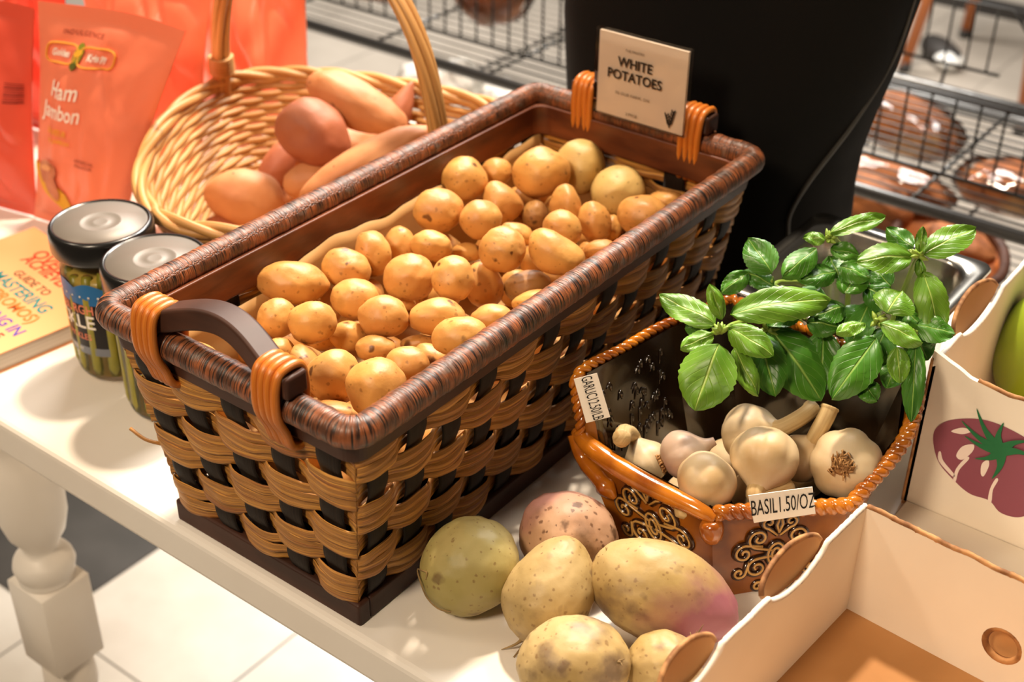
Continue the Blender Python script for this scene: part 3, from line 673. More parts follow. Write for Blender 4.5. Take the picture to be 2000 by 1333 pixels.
for dx, dz, tx, tz in ((0, 0, -.004, .012), (0, 0, .004, .017)):
    o0 = Vector((-.5555 + dx, .9674, .2055 + dz)); e0 = o0 + Vector((tx, 0, tz)); b.tube([o0, o0.lerp(e0, .5), e0], .00035, 5)
    for k in range(1, 6):
        p = o0.lerp(e0, k / 6)
        for s_ in (-1, 1): b.tube([p, p + Vector((s_ * .0016, 0, .0022)), p + Vector((s_ * .0018, 0, .004))], [.0003, .0007, .0001], 5)
b.build('sprig_drawing', MT['black'], sg)

# ------------------------------------------------------------------ round willow basket with sweet potatoes
wb = thing('willow_basket', 'oval pale willow basket with an arched handle, holding sweet potatoes', 'basket', (-.92, .86, 0))
RIM = [(-.903, .668), (-.985, .72), (-1.062, .825), (-1.088, .915), (-1.062, .968), (-1.014, 1.003), (-.952, 1.027), (-.885, 1.042), (-.81, 1.045), (-.765, .985), (-.752, .88), (-.757, .79), (-.79, .715), (-.84, .675)]
rim = spline([(x, y, .13) for x, y in RIM], 14, closed=True); NRM = len(rim)
wc = Vector((-.92, .86, 0))
def wk(i, z, off=0.0):
    p = rim[int(i) % NRM].lerp(rim[(int(i) + 1) % NRM], i - int(i)); d = Vector((p.x - wc.x, p.y - wc.y, 0)); k = .60 + .40 * (max(z, 0) / .13) ** .8
    q = wc + d * k; q.z = z; return q + d.normalized() * off
b = Buf(); NW = 20
for r in range(NW):
    z = .005 + r * .0063; pts = []; 
    for i in range(NRM):
        s = math.cos(PI * (i / NRM * 36) + PI * r)
        pts.append(wk(i, z + .0008 * noise.noise(Vector((i * .1, r, 0))), .0016 * s))
    b.tube(pts, .0036, 7, closed=True, u0=r * .7)
b.build('woven_willow', MT['wicker'], wb)
b = Buf()
for k in range(36):
    i = (k + .5) / 36 * NRM; b.tube([wk(i, z, 0) for z in (.0, .02, .045, .07, .1, .128)], .0022, 6)
b.build('uprights', MT['wicker_rib'], wb)
b = Buf()
for ph in (0, PI * 2 / 3, PI * 4 / 3):
    b.tube([wk(i, .131, 0) + Vector((0, 0, .0042 * math.sin(i * .22 + ph))) + (rim[i] - Vector((wc.x, wc.y, .13))).normalized() * (.0042 * math.cos(i * .22 + ph)) for i in range(NRM)], .0044, 8, closed=True)
b.build('braided_rim', MT['wicker'], wb)
b = Buf(); b.lathe([(0, .003), (.5, .003), (.62, .006), (.0, .009)], (0, 0, 0), 8); b = Buf()
b.add([wk(i, .0062, -.002) for i in range(0, NRM, 4)] + [Vector((wc.x, wc.y, .0062))], [(k, (k + 1) % len(range(0, NRM, 4)), len(range(0, NRM, 4))) for k in range(len(range(0, NRM, 4)))])
b.build('woven_base', MT['wicker'], wb, solid=.005, soff=1)
ha, hb = Vector((-1.088, .918, .10)), Vector((-.756, .893, .10))
def arch(t, off):
    a_ = PI * t; m_ = (ha + hb) / 2; h_ = (hb - ha) / 2
    p = m_ - h_ * math.cos(a_) * (1.0 if True else 1); p = Vector((p.x, p.y, .10 + .245 * math.sin(a_) ** .8)); return p
b = Buf()
for ph in range(5):
    a0 = ph * 2 * PI / 5
    b.tube([arch(i / 60, 0) + Vector((.0042 * math.cos(a0 + i * .10), .0072 * math.sin(a0 + i * .10), 0)) for i in range(61)], .0046, 8, u0=ph)
b.build('handle', MT['wicker'], wb)
for e, dx in ((ha, 1), (hb, -1)):
    b = Buf()
    for k in range(5): 
        c0 = arch(.04 if dx > 0 else .96, 0) + Vector((0, 0, .004 * k - .004)); b.tube([c0 + Vector((.0115 * math.cos(a_ * PI / 8), .0125 * math.sin(a_ * PI / 8), .001 * math.sin(a_ * PI / 4))) for a_ in range(16)], .0024, 6, closed=True)
    b.build('handle_wrap', MT['wicker'], wb)
def img_axes(ang):      # axes of the picture plane, turned by ang degrees
    X = M4.col[0].xyz; Y = M4.col[1].xyz; Z = M4.col[2].xyz; a_ = math.radians(ang)
    e1 = X * math.cos(a_) + Y * math.sin(a_); e2 = -X * math.sin(a_) + Y * math.cos(a_)
    return Matrix((e1, e2, Z)).transposed().to_quaternion()
SW = [  # centre, half sizes, angle, material, label, taper, bend
 ((-0.8951, 0.9255, 0.152), (.056, .024, .025), -28, 'sweet', 'large smooth sweet potato leaning on the far rim of the willow basket', .12, .05),
 ((-0.9067, 0.8731, 0.135), (.040, .032, .032), -35, 'sweet_red', 'dark reddish sweet potato with a scar, blunt end facing front, in the willow basket', .05, .0),
 ((-0.8111, 0.8445, 0.14), (.072, .020, .021), 28, 'sweet', 'longest slender sweet potato lying along the near rim of the willow basket', -.1, -.1),
 ((-0.9481, 0.8135, 0.075), (.041, .029, .029), -8, 'sweet', 'plump pale sweet potato alone at the left side of the willow basket', .05, 0),
 ((-0.9648, 0.8776, 0.085), (.030, .016, .016), 60, 'sweet_red', 'thin reddish sweet potato end standing between the plump and the scarred ones', .2, 0),
 ((-0.8957, 0.8535, 0.095), (.028, .018, .018), 15, 'sweet', 'small sweet potato in shade under the long slender one', .1, 0),
 ((-0.9568, 0.7863, 0.045), (.022, .016, .016), 10, 'sweet_red', 'sweet potato tip low by the near left side of the willow basket', .2, 0),
 ((-0.9115, 1.0073, 0.115), (.034, .014, .014), 66, 'sweet_red', 'pointed dark sweet potato tip sticking up at the far right of the willow basket', .5, 0),
 ((-0.9527, 0.9439, 0.075), (.05, .03, .03), 20, 'sweet', 'sweet potato at the bottom of the willow basket, mostly covered by the others', .1, 0),
 ((-0.972, 0.8672, 0.038), (.045, .024, .024), 30, 'sweet', 'sweet potato on the willow basket floor, hidden under the plump pale one', .1, 0),
]
for i, (c, r, an, m, lab, tp, bd) in enumerate(SW):
    o = blob('sweet_potato', c, r, img_axes(an), MT[m], seed=i + 200, amp=.10, freq=1.4, taper=tp, bend=bd, dents=3, fine=.01)
    tag(o, lab, 'sweet potato', 'sweet potatoes in the willow basket')

# ------------------------------------------------------------------ pickle jars
def pickle_jar(x, y, label, phi, with_text):
    j = thing('pickle_jar', label, 'jar', (x, y, 0), 'pickle jars')
    b = Buf(); b.lathe([(.0, .002), (.034, .001), (.0385, .004), (.040, .010), (.0405, .10), (.0405, .108), (.038, .116), (.0385, .126), (.0385, .134)], (x, y, 0), 64)
    b.build('glass_body', MT['glass'], j)
    b = Buf(); b.lathe([(0, .005), (.037, .006), (.0385, .012), (.0385, .098), (.036, .104), (0, .104)], (x, y, 0), 48); b.build('brine', MT['brine'], j)
    b = Buf(); rr = random.Random(int(x * -1000))
    for ring_, n_ in ((.0345, 15), ):
        for k in range(n_):
            a_ = 2 * PI * k / n_; zt = rr.uniform(.104, .112)
            b.tube(spline([(x + ring_ * math.cos(a_ + t * .06), y + ring_ * math.sin(a_ + t * .06), .008 + (zt - .008) * t) for t in (0, .3, .6, 1)], 4), [.0055] + [.0072] * 10 + [.006, .004], 8)
    b.build('pickle_spears', MT['pickle'], j)
    lid = Buf(); lid.lathe([(.0445, .122), (.0452, .124), (.0452, .139), (.0442, .1425), (.0425, .1442), (.0405, .1442), (.0395, .1422), (0, .1420)], (x, y, 0), 64)
    o = lid.build('lid', MT['liddk'], j)
    lt = Buf(); lt.lathe([(.0400, .1424), (.0398, .1432), (.020, .1432), (.0185, .1440), (.0165, .1440), (.0150, .1433), (.008, .1433), (.007, .1438), (.005, .1436), (0, .1436)], (x, y, 0), 64)
    lt.build('lid_top', MT['lidtop'], o)
    R = .0409
    def cyl(px, z, r=R): a_ = phi + px / R; return Vector((x + r * math.cos(a_), y + r * math.sin(a_), z))
    def strip(name, z0, z1, m, r, w0=-.042, w1=.042, par=j, wave=0):
        b = Buf(); b.grid(lambda u, v: cyl(w0 + (w1 - w0) * u, z0 + (z1 - z0) * v + (wave * abs(math.sin(u * PI * 3)) * v), r), 36, 2); return b.build(name, m, par)
    lb = strip('label', .030, .098, MT['labelblk'], R)
    strip('label_band', .082, .098, MT['labelblue'], R + .0002, wave=.005, par=lb); strip('label_foot', .030, .038, MT['grey'], R + .0002, par=lb)
    if with_text:
        f = lambda z0: (lambda px, pz: cyl(px, z0 + pz, R + .0004))
        txt('lettering', 'PITTSBURGH', .0125, MT['salmon'], f(.0765), lb, bold=.015, xs=.86, cuts=1)
        txt('lettering', 'PICKLE', .0185, MT['white'], f(.0635), lb, bold=.02, xs=1.05, cuts=1)
        txt('lettering', 'SPICY PICKLES', .0085, MT['salmon'], f(.0485), lb, xs=.9, bold=.015, cuts=1)
        txt('lettering', 'COMPANY', .0055, MT['white'], f(.0345), lb)
        b = Buf()
        for k in range(-4, 5): 
            c = cyl(k * .0085 + .003, .090, R + .0004); b.lathe([(0, 0), (.0012, .0001), (0, .0002)], c, 10, axis=(c - Vector((x, y, c.z))))
        b.build('star', MT['white'], lb)
    return j
J1 = (-0.907, 0.6126, 0.1436); J2 = (-0.8201, 0.5992, 0.1436)
pickle_jar(J1[0], J1[1], 'pickle jar beside the book with its black label in view, left of the other jar', math.atan2(-J1[1], -J1[0]) - 1.22, True)
pickle_jar(J2[0], J2[1], 'pickle jar half hidden behind the potato basket rim, right of the other jar', math.atan2(-J2[1], -J2[0]) + .9, True)

# ------------------------------------------------------------------ book
B0 = (-0.9773, 0.5328, 0.019); B1 = (-0.969, 0.599, 0.019)
ub = Vector((B1[0] - B0[0], B1[1] - B0[1], 0)).normalized(); ua = Vector((ub.y, -ub.x, 0)); bo = Vector((B0[0], B0[1], 0)) - ub * .06
bkk = thing('book', 'orange softcover book with colourful hand lettered title, lying left of the pickle jars', 'book', (bo - ua * .1).to_tuple())
def bbox(name, a0, a1, c0, c1, z0, z1, m, **k):
    b = Buf(); V = [bo + ua * a_ + ub * c_ + Vector((0, 0, z)) for z in (z0, z1) for a_, c_ in ((a0, c0), (a1, c0), (a1, c1), (a0, c1))]
    b.add(V, [(3, 2, 1, 0), (4, 5, 6, 7), (0, 1, 5, 4), (1, 2, 6, 5), (2, 3, 7, 6), (3, 0, 4, 7)]); return b.build(name, m, bkk, smooth=False, **k)
BH = .205
bbox('pages', -.20, -.002, .002, BH - .002, .001, .018, MT['pages']); bbox('front_cover', -.20, 0, 0, BH, .018, .0192, MT['bookcov']); bbox('back_cover', -.20, 0, 0, BH, 0, .001, MT['bookcov'])
for s_, px, sz, m, xs in (('OVER', (-1.0821, 0.665, 0.0193), .022, 'red', 1), ('ACHIEVER\'S', (-1.0606, 0.6491, 0.0193), .0205, 'red', .9), ('GUIDE TO', (-1.0613, 0.628, 0.0193), .0135, 'brown', 1), ('MASTERING', (-1.055, 0.6104, 0.0193), .020, 'teal', .95),
                       ('(PROMOS)', (-1.0397, 0.5908, 0.0193), .019, 'orange', .95), ('LIVING IN', (-1.0301, 0.5688, 0.0193), .018, 'indigo', 1), ('STYLE', (-1.019, 0.5511, 0.0193), .014, 'maroon', 1)):
    txt('lettering', s_, sz, MT[m], plane_fn(px, ua, ub, .0002), bkk, xs=xs, bold=.02)

# ------------------------------------------------------------------ crisp bags
def crisp_bag(label, base, yaw, W, H, T, seed, lean=0.0, leanx=0.0, m='bag', printed=False, taper=.22):
    rg = .0015 if printed else .010
    g = thing('crisp_bag', label, 'bag', base, 'coral crisp bags')
    cy, sy = math.cos(yaw), math.sin(yaw); ux = Vector((cy, sy, 0)); uy = Vector((-sy, cy, 0)); o = Vector(base)
    def half(v): return W / 2 * (1 - taper + taper * v)
    def surf(u, v, side, lift=0.0):       # u -1..1, v 0..1 ; side -1 front, +1 back
        e = max(0.0, 1 - abs(u) ** 2.4); vv = min(max((v - .035) / .90, 0), 1)
        t = T / 2 * e ** .7 * (math.sin(PI * vv ** .8)) ** .7 if 0 < vv < 1 else 0.0
        n_ = noise.noise(Vector((u * 1.6 + seed, v * 3.1, side * 4))) * .008 + noise.noise(Vector((u * 5 + seed, v * 7, side * 9))) * .003 - rg * max(0, .16 - abs(noise.noise(Vector((u * 1.5 + seed * 2, v * 2.2 + u, side * 3 + 1))))) / .16
        cr = .0055 * math.sin(9 * (u * .8 + (v - .5) * (1 if u > 0 else -1) * 1.8) + seed) * max(0, abs(v - .45) - .18) * 2.2 * (1 - .3 * abs(u))
        t += (n_ + cr) * e * min(1, vv * 6, (1 - vv) * 6 + .1)
        edge = .006 * math.sin(PI * v) * (u * u)
        x = (half(v) - edge) * u; z = .002 + H * v * (1 - .012 * u * u * (1 if v > .5 else 0))
        return o + ux * (x + leanx * z) + uy * (side * (t + lift) + lean * z + .004 * math.sin(u * 3 + seed) * v) + Vector((0, 0, z))
    b = Buf(); b.grid(lambda u, v: surf(u * 2 - 1, v, -1, .0004), 48, 64); b.grid(lambda u, v: surf(1 - u * 2, v, 1, .0004), 48, 64)
    b.build('pouch', MT[m], g)
    if not printed: return g, surf
    def f(cx, cz, rot=0.0, l=.0024):
        cr_, sr_ = math.cos(rot), math.sin(rot)
        def ff(x, y):
            X = (cx + x * cr_ - y * sr_) * .90; Z = (cz + x * sr_ + y * cr_) * .90; v = Z / H; return surf(X / half(v), v, -1, l)
        return ff
    txt('lettering', 'INDULGENCE', .0075, MT['maroon'], f(-.030, .2345), g, spacing=1.25, cuts=1)
    txt('lettering', 'Golden', .0105, MT['white'], f(-.053, .2115), g, xs=.8, bold=.03, cuts=1); txt('lettering', 'Krispy', .0105, MT['white'], f(-.003, .2115), g, xs=.8, bold=.03, cuts=1)
    txt('lettering', 'Ham', .026, MT['white'], f(-.034, .172), g, bold=.012, xs=.84, cuts=3); txt('lettering', 'Jambon', .026, MT['white'], f(-.034, .147), g, bold=.012, xs=.76, cuts=3)
    txt('lettering', 'SAVEUR', .0095, MT['gold'], f(-.034, .124), g, bold=.03, cuts=1); txt('lettering', 'DE JAMBON', .0065, MT['gold'], f(-.028, .114), g, bold=.03, cuts=1)
    txt('lettering', 'ARTIFICIAL\nFLAVOUR', .0058, MT['maroon'], f(.014, .094), g, cuts=1)
    def disc(name, fn, rx, ry, m, n=28, rot=0, wav=0, l=.0012, cx=0, cz=0):
        ff = f(cx, cz, rot, l); b = Buf(); V = [ff(0, 0)]; F = []
        for r in range(1, 5):
            for k in range(n):
                a_ = 2 * PI * k / n; q = r / 4 * (1 + wav * math.sin(a_ * 3)); V.append(ff(rx * q * math.cos(a_), ry * q * math.sin(a_)))
        for k in range(n): F.append((0, 1 + k, 1 + (k + 1) % n))
        for r in range(3):
            for k in range(n): F.append((1 + r * n + k, 1 + (r + 1) * n + k, 1 + (r + 1) * n + (k + 1) % n, 1 + r * n + (k + 1) % n))
        b.add(V, F); return b.build(name, m, g)
    for cx, s_ in ((-.053, -1), (-.003, 1)):      # the gold outlines round the two words
        ff = f(cx, .2115); n = 40; path = []
        for k in range(n):
            a_ = 2 * PI * k / n; path.append(ff(.0225 * math.copysign(abs(math.cos(a_)) ** .45, math.cos(a_)), .0105 * math.copysign(abs(math.sin(a_)) ** .6, math.sin(a_))))
        b = Buf(); b.tube(path, .0011, 6, closed=True); b.build('gold_outline', MT['gold'], g)
    gh = disc('gherkin_print', None, .0065, .0145, MT['green'], cx=-.0278, cz=.2115, rot=-.12, l=.0030, wav=.05)
    disc('gherkin_stripe', None, .0062, .0035, MT['yellow'], cx=-.0278, cz=.2145, rot=.35, l=.0036); disc('gherkin_stripe', None, .0052, .0035, MT['dgreen'], cx=-.0288, cz=.2015, rot=.1, l=.0036)
    disc('crisp_print', None, .046, .0115, MT['yellow'], cx=-.034, cz=.052, rot=-.62, l=.0024)
    disc('ham_print', None, .0165, .0155, MT['ham'], cx=-.040, cz=.074, l=.0034, wav=.05); disc('ham_print', None, .010, .022, MT['ham'], cx=-.032, cz=.060, rot=.4, l=.0038, wav=.08)
    disc('ham_fat_print', None, .011, .004, MT['bookcov'], cx=-.041, cz=.080, rot=.2, l=.0044)
    return g, surf
crisp_bag('coral crisp bag lettered Ham Jambon, frontmost, standing behind the pickle jars', (-1.148, .744, 0), .18, .188, .236, .044, 1.0, .20, .23, printed=True, taper=.36)
_g2, _s2 = crisp_bag('coral crisp bag cut by the left edge, left of the one lettered Ham Jambon', (-1.292, .718, 0), .20, .195, .225, .045, 5.3, .18, m='bagred', taper=.08)
b = Buf()
for k in range(9):
    v0 = .56 + k * .011; b.grid(lambda u, v: _s2(.70 + .24 * u, v0 + (.004 + .003 * (k % 3 == 0)) * v, -1, .0026), 6, 1)
b.build('barcode', MT['maroon'], _g2)
crisp_bag('coral crisp bag directly behind the Ham Jambon one, left of the handle foot', (-1.215, .905, 0), .12, .20, .215, .055, 9.1, .12)
crisp_bag('coral crisp bag standing rightmost, behind the left foot of the willow basket handle', (-1.185, 1.045, 0), .05, .19, .245, .055, 13.7, .06, taper=.02)
crisp_bag('red crisp bag at the back left, behind the tops of the front bags', (-1.41, .88, 0), .15, .19, .235, .055, 17.9, .03, m='bagred')

# ------------------------------------------------------------------ steel pan
PX0, PX1, PY0, PY1, PZ = -.437, -.272, .868, 1.045, .131
pn = thing('steel_pan', 'stainless steel deep food pan holding the basil, behind the garlic dish', 'pan', ((PX0 + PX1) / 2, (PY0 + PY1) / 2, 0))
def prr(ins, z, r, n=7):
    out = []
    for cx, cy, a0 in ((PX1 - ins - r, PY0 + ins + r, -PI / 2), (PX1 - ins - r, PY1 - ins - r, 0), (PX0 + ins + r, PY1 - ins - r, PI / 2), (PX0 + ins + r, PY0 + ins + r, PI)):
        for i in range(n + 1): a_ = a0 + PI / 2 * i / n; out.append((cx + r * math.cos(a_), cy + r * math.sin(a_), z))
    return out
b = Buf(); rings = [prr(.0015, PZ - .005, .012), prr(0, PZ - .002, .012), prr(.001, PZ, .012), prr(.008, PZ, .02), prr(.0125, PZ - .001, .026), prr(.0155, PZ - .005, .026), prr(.018, PZ - .05, .026), prr(.024, .012, .024), prr(.030, .005, .02), prr(.045, .004, .012)]
n = len(rings[0]); V = sum(rings, []); F = [(r * n + i, r * n + (i + 1) % n, (r + 1) * n + (i + 1) % n, (r + 1) * n + i) for r in range(len(rings) - 1) for i in range(n)] + [tuple((len(rings) - 1) * n + i for i in range(n))]
b.add(V, F); b.build('pan_body', MT['steel'], pn, solid=.0012, soff=-1)

# ------------------------------------------------------------------ glazed garlic dish
RMP = [Vector(v) for v in ((-.4535, .690, .073), (-0.3321, 0.6825, 0.068), (-0.2562, 0.748, 0.07), (-.2465, .812, .098), (-.262, .850, .126), (-.42, .853, .133), (-0.4425, 0.7899, 0.131), (-.458, .693, .130))]
BSP = [Vector(v) for v in ((-.399, .675, 0), (-.318, .673, 0), (-.262, .742, 0), (-.272, .805, 0), (-.285, .835, 0), (-.392, .838, 0), (-.408, .79, 0), (-.408, .70, 0))]
dc = Vector((-.345, .77, 0))
ds = thing('garlic_dish', 'amber glazed ceramic dish with embossed scrolls and rope rim, filled with garlic', 'dish', dc)
def dish_pt(k, t, v, inner=0.0):
    k2 = (k + 1) % 8; p0 = BSP[k].lerp(BSP[k2], t); p1 = RMP[k].lerp(RMP[k2], t); p = p0.lerp(p1, v)
    if inner:
        d = Vector((p.x - dc.x, p.y - dc.y, 0)); p = p - d.normalized() * inner
    p.z = max(p.z, .004 if inner else 0) ; return p
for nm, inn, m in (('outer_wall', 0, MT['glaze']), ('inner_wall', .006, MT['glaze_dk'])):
    b = Buf()
    for k in range(8):
        b.grid(lambda u, v: dish_pt(k, u, v, inn), 10, 12)
    b.add([dish_pt(k, 0, 0, inn) for k in range(8)], [tuple(range(8))]); b.build(nm, m, ds)
def rope(pts, r, name, m, tw=420, strands=2):
    P = resample(pts, .0012, closed=False); b = Buf()
    for s_ in range(strands):
        Q = []
        for i, p in enumerate(P):
            T_ = (P[min(i + 1, len(P) - 1)] - P[max(i - 1, 0)]).normalized(); x = T_.cross(Vector((.3, .2, 1))).normalized(); y = T_.cross(x); a_ = i * .0012 * tw + s_ * 2 * PI / strands
            Q.append(p + (x * math.cos(a_) + y * math.sin(a_)) * r * .55)
        b.tube(Q, r * .72, 8, u0=s_)
    return b.build(name, m, ds)
b = Buf(); fr = spline([RMP[0] + Vector((-.004, .004, .002)), RMP[0] + Vector((.02, -.006, .001)), RMP[0].lerp(RMP[1], .5) + Vector((0, -.006, -.001)), RMP[1] + Vector((-.012, -.003, 0)), RMP[1] + Vector((.004, -.001, -.004))], 10)
b.tube(fr, [.0052 + .0026 * math.sin(PI * min(1, .12 + i / len(fr))) for i in range(len(fr))], 12); b.build('front_rim', MT['glaze_or'], ds)
rope([RMP[1] + Vector((.004, 0, .001)), RMP[2]], .0052, 'rope_rim', MT['glaze_or'])
rope(spline([RMP[2], RMP[3], RMP[4], RMP[4].lerp(RMP[5], .3)], 10), .0050, 'rope_rim', MT['glaze_or'])
rope(spline([RMP[5], RMP[6], RMP[6].lerp(RMP[7], .5), RMP[7], RMP[7] + Vector((.001, -.003, -.02)), RMP[0] + Vector((.001, .0, .015)), RMP[0]], 8), .0036, 'rope_rim', MT['glaze_or'])
rope([RMP[4].lerp(RMP[5], .3), RMP[5]], .0040, 'rope_rim', MT['glaze_or'])
b = Buf(); b.tube(spline([RMP[0] + Vector((-.005, .002, .001)), RMP[0] + Vector((.006, -.002, -.014)), dish_pt(0, .10, .72) + Vector((0, -.004, 0)), dish_pt(0, .20, .60) + Vector((0, -.004, 0))], 6), [.006] * 8 + [.0065] * 6 + [.008, .0075, .006, .004, .002], 10); b.build('corner_curl', MT['glaze_or'], ds)
b = Buf(); b.tube(spline([RMP[1] + Vector((.002, -.004, -.004)), dish_pt(1, .02, .84) + Vector((.0, -.004, 0)), dish_pt(1, .0, .66) + Vector((.0, -.0015, 0))], 6), [.006, .0075, .0082, .0088, .009, .0092, .0092, .009, .0088, .0082, .0074, .006, .003], 10); b.build('corner_curl', MT['glaze_or'], ds)
def face_fn(k, cu, cv):
    o_ = dish_pt(k, cu, cv); ex = (dish_pt(k, 1, cv) - dish_pt(k, 0, cv)).normalized(); ey = (dish_pt(k, cu, 1) - dish_pt(k, cu, 0)).normalized(); nn = ex.cross(ey).normalized()
    return lambda x, y, l=.0: o_ + ex * x + ey * y + nn * l
def spiral(cx, cy, r, turns, a0, d=1, n=26, tail=None):
    pts = [(cx + r * (1 - .85 * i / n) * math.cos(a0 + d * 2 * PI * turns * i / n), cy + r * (1 - .85 * i / n) * math.sin(a0 + d * 2 * PI * turns * i / n)) for i in range(n + 1)]
    return ([tail] if tail else []) + pts
MOT = []
for s_ in (-1, 1):
    MOT += [[(s_ * x, y) for x, y in c] for c in (spiral(.013, .012, .0075, 1.4, -PI / 2, 1, tail=(.002, .002)), spiral(.022, .001, .0065, 1.3, PI / 2, -1, tail=(.010, .006)), spiral(.012, -.011, .0075, 1.4, PI / 2, -1, tail=(.001, -.002)),
            spiral(.0075, .024, .0045, 1.2, -PI / 2, 1, tail=(.001, .014)), spiral(.024, -.014, .0045, 1.2, PI, 1, tail=(.018, -.006)), [(0.0, .030), (.002, .022), (0, .016)])]
MOT += [[(.0055 * math.cos(a_ * PI / 10), -.001 + .0085 * math.sin(a_ * PI / 10)) for a_ in range(21)], [(.0028 * math.cos(a_ * PI / 10), -.001 + .0048 * math.sin(a_ * PI / 10)) for a_ in range(21)], spiral(0, -.022, .005, 1.2, PI / 2, 1), spiral(-.010, -.026, .004, 1.2, 0, 1), spiral(.010, -.026, .004, 1.2, PI, -1)]
for k, cu, cv, sc in ((0, .50, .50, 1.22), (1, .50, .48, 1.12)):
    ff = face_fn(k, cu, cv); bd_, bl = Buf(), Buf()
    for c in MOT:
        bd_.tube([ff(x * sc, y * sc, .0004) for x, y in c], .0027, 6); bl.tube([ff(x * sc * .98, y * sc * .98 + .0004, .0025) for x, y in c], .0010, 6)
    e_ = bd_.build('scroll_relief', MT['glaze_line'], ds); bl.build('scroll_highlight', MT['glaze_lt'], e_)
b = Buf(); rr = random.Random(8)
for k in range(46):
    t_, v_ = rr.uniform(.15, .95), rr.uniform(.45, .88); p = dish_pt(6, t_, v_, .0062); q = dish_pt(6, t_, v_ + .05, .0065)
    a_ = rr.uniform(0, 6.28); d_ = (dish_pt(6, min(t_ + .05, 1), v_ + .03 * math.sin(a_), .0068)); b.tube(spline([p, q, d_], 4), [.0005, .0012, .0016, .0014, .0012, .001, .0008, .0006, .0004], 6)
b.build('inner_relief', MT['glaze_dk'], ds)
def tag_quad(name, c4, s, xs, size, label, sh=1.0):
    TL, TR, BR, BL = [Vector(c) for c in c4]; o_ = (TL + TR + BR + BL) / 4; ux = (TR - TL); uy = (TL - BL); n_ = ux.cross(uy).normalized()
    b = Buf(); b.add([TL, TR, BR, BL] + [p - n_ * .0012 for p in (TL, TR, BR, BL)], [(3, 2, 1, 0), (4, 5, 6, 7), (0, 1, 5, 4), (1, 2, 6, 5), (2, 3, 7, 6), (3, 0, 4, 7)])
    o = b.build(name, MT['card'], ds, smooth=False); o['label'] = label
    txt('lettering', s, size, MT['black'], plane_fn(o_, ux, uy, .0004), o, xs=xs)
tag_quad('price_tag', ((-0.3099, 0.6921, 0.088), (-0.2778, 0.7264, 0.09), (-0.2707, 0.7222, 0.072), (-0.3018, 0.6897, 0.069)), 'BASIL1.50/OZ', .50, .0162, 'white tag printed BASIL1.50/OZ')
tag_quad('price_tag', ((-0.4393, 0.6889, 0.14), (-0.4217, 0.6824, 0.112), (-0.4335, 0.6688, 0.109), (-0.4505, 0.6757, 0.137)), 'GARLIC12.50/LB', .40, .0118, 'white tag printed GARLIC12.50/LB')

# ------------------------------------------------------------------ garlic
def garlic(label, c, r, ax, stem=None, m='garlic', root=True, lob=7, seed=0, group='garlic bulbs in the dish'):
    c = Vector(c); ax = Vector(ax).normalized(); g = thing('garlic_bulb', label, 'garlic', c - ax * r * .8, group)
    prof = [(.0, -.80), (.25, -.83), (.55, -.74), (.85, -.48), (1.0, -.08), (.97, .25), (.80, .56), (.52, .82), (.32, 1.02), (.22, 1.2), (.17, 1.42)]
    P = spline([(a_, z, 0) for a_, z in prof], 3)
    b = Buf(); b.lathe([(max(0, p.x) * r, p.y * r) for p in P], c, 56, axis=ax, lob=lambda a_, z: 1 + (.10 * abs(math.sin(a_ * lob / 2 + seed)) ** .7 - .06 + .02 * noise.noise(Vector((a_, z * 40, seed)))) * max(0, 1 - abs(z / r) * .75))
    b.build('bulb', MT[m], g)
    if root:
        b = Buf(); rr = random.Random(seed); x = ax.orthogonal().normalized(); y = ax.cross(x)
        b.lathe([(.0, -.92 * r), (.22 * r, -.90 * r), (.30 * r, -.82 * r), (.2 * r, -.7 * r)], c, 16, axis=ax)
        for k in range(60):
            a_ = rr.uniform(0, 6.28); q = rr.uniform(0, .36) * r; p = c - ax * r * .80 + (x * math.cos(a_) + y * math.sin(a_)) * q
            b.tube([p, p - ax * r * .14 + (x * rr.gauss(0, 1) + y * rr.gauss(0, 1)) * r * .05, p - ax * r * .2 + (x * rr.gauss(0, 1) + y * rr.gauss(0, 1)) * r * .1], [.0010, .0009, .0005], 5)
        b.build('root_plate', MT['groot'], g)
    if stem:
        e = Vector(stem); p0 = c + ax * r * 1.3; P = spline([c + ax * r * .95, p0, p0.lerp(e, .5) + ax * .004, e], 6)
        b = Buf(); b.tube(P, [r * .30 - (r * .30 - .0065) * min(1, i / 8) for i in range(len(P) - 2)] + [.0072, .0068], 12); b.build('stalk', MT['gstem'], g)
    return g
garlic('garlic bulb with its bristly root end facing front, at the right of the dish', (-0.2759, 0.7801, 0.078), .0262, (-.15, .75, -.52), stem=None, seed=1)
garlic('big smooth garlic bulb in the middle of the dish, cut neck pointing down', (-0.3239, 0.7428, 0.085), .0248, (.25, -.75, -.42), stem=(-0.3035, 0.7455, 0.066), seed=2, root=False)
garlic('garlic bulb behind the big middle one, its long stalk leaning right', (-0.3531, 0.7764, 0.072), .0235, (.8, .1, .55), stem=(-0.3176, 0.8043, 0.098), seed=3, root=False)
garlic('garlic bulb whose stalk stands upright between the middle bulb and the root end one', (-0.312, 0.7802, 0.066), .0190, (.3, .25, .9), stem=(-0.3023, 0.7994, 0.108), seed=4, root=False)
garlic('purplish garlic bulb at the left with its roots showing, farthest left full bulb', (-0.377, 0.7152, 0.078), .0185, (.55, .6, .35), m='garlic_p', seed=5)
garlic('white garlic bulb left of the middle one, behind the front rim of the dish', (-0.3497, 0.7059, 0.074), .0225, (-.2, -.55, -.5), stem=(-0.3433, 0.7041, 0.064), seed=6, root=False)
garlic('garlic bulb in the left corner of the dish of which mainly the stalk shows', (-0.4114, 0.7222, 0.05), .0185, (-.6, .1, .65), stem=(-0.4157, 0.6904, 0.09), seed=7, root=False)
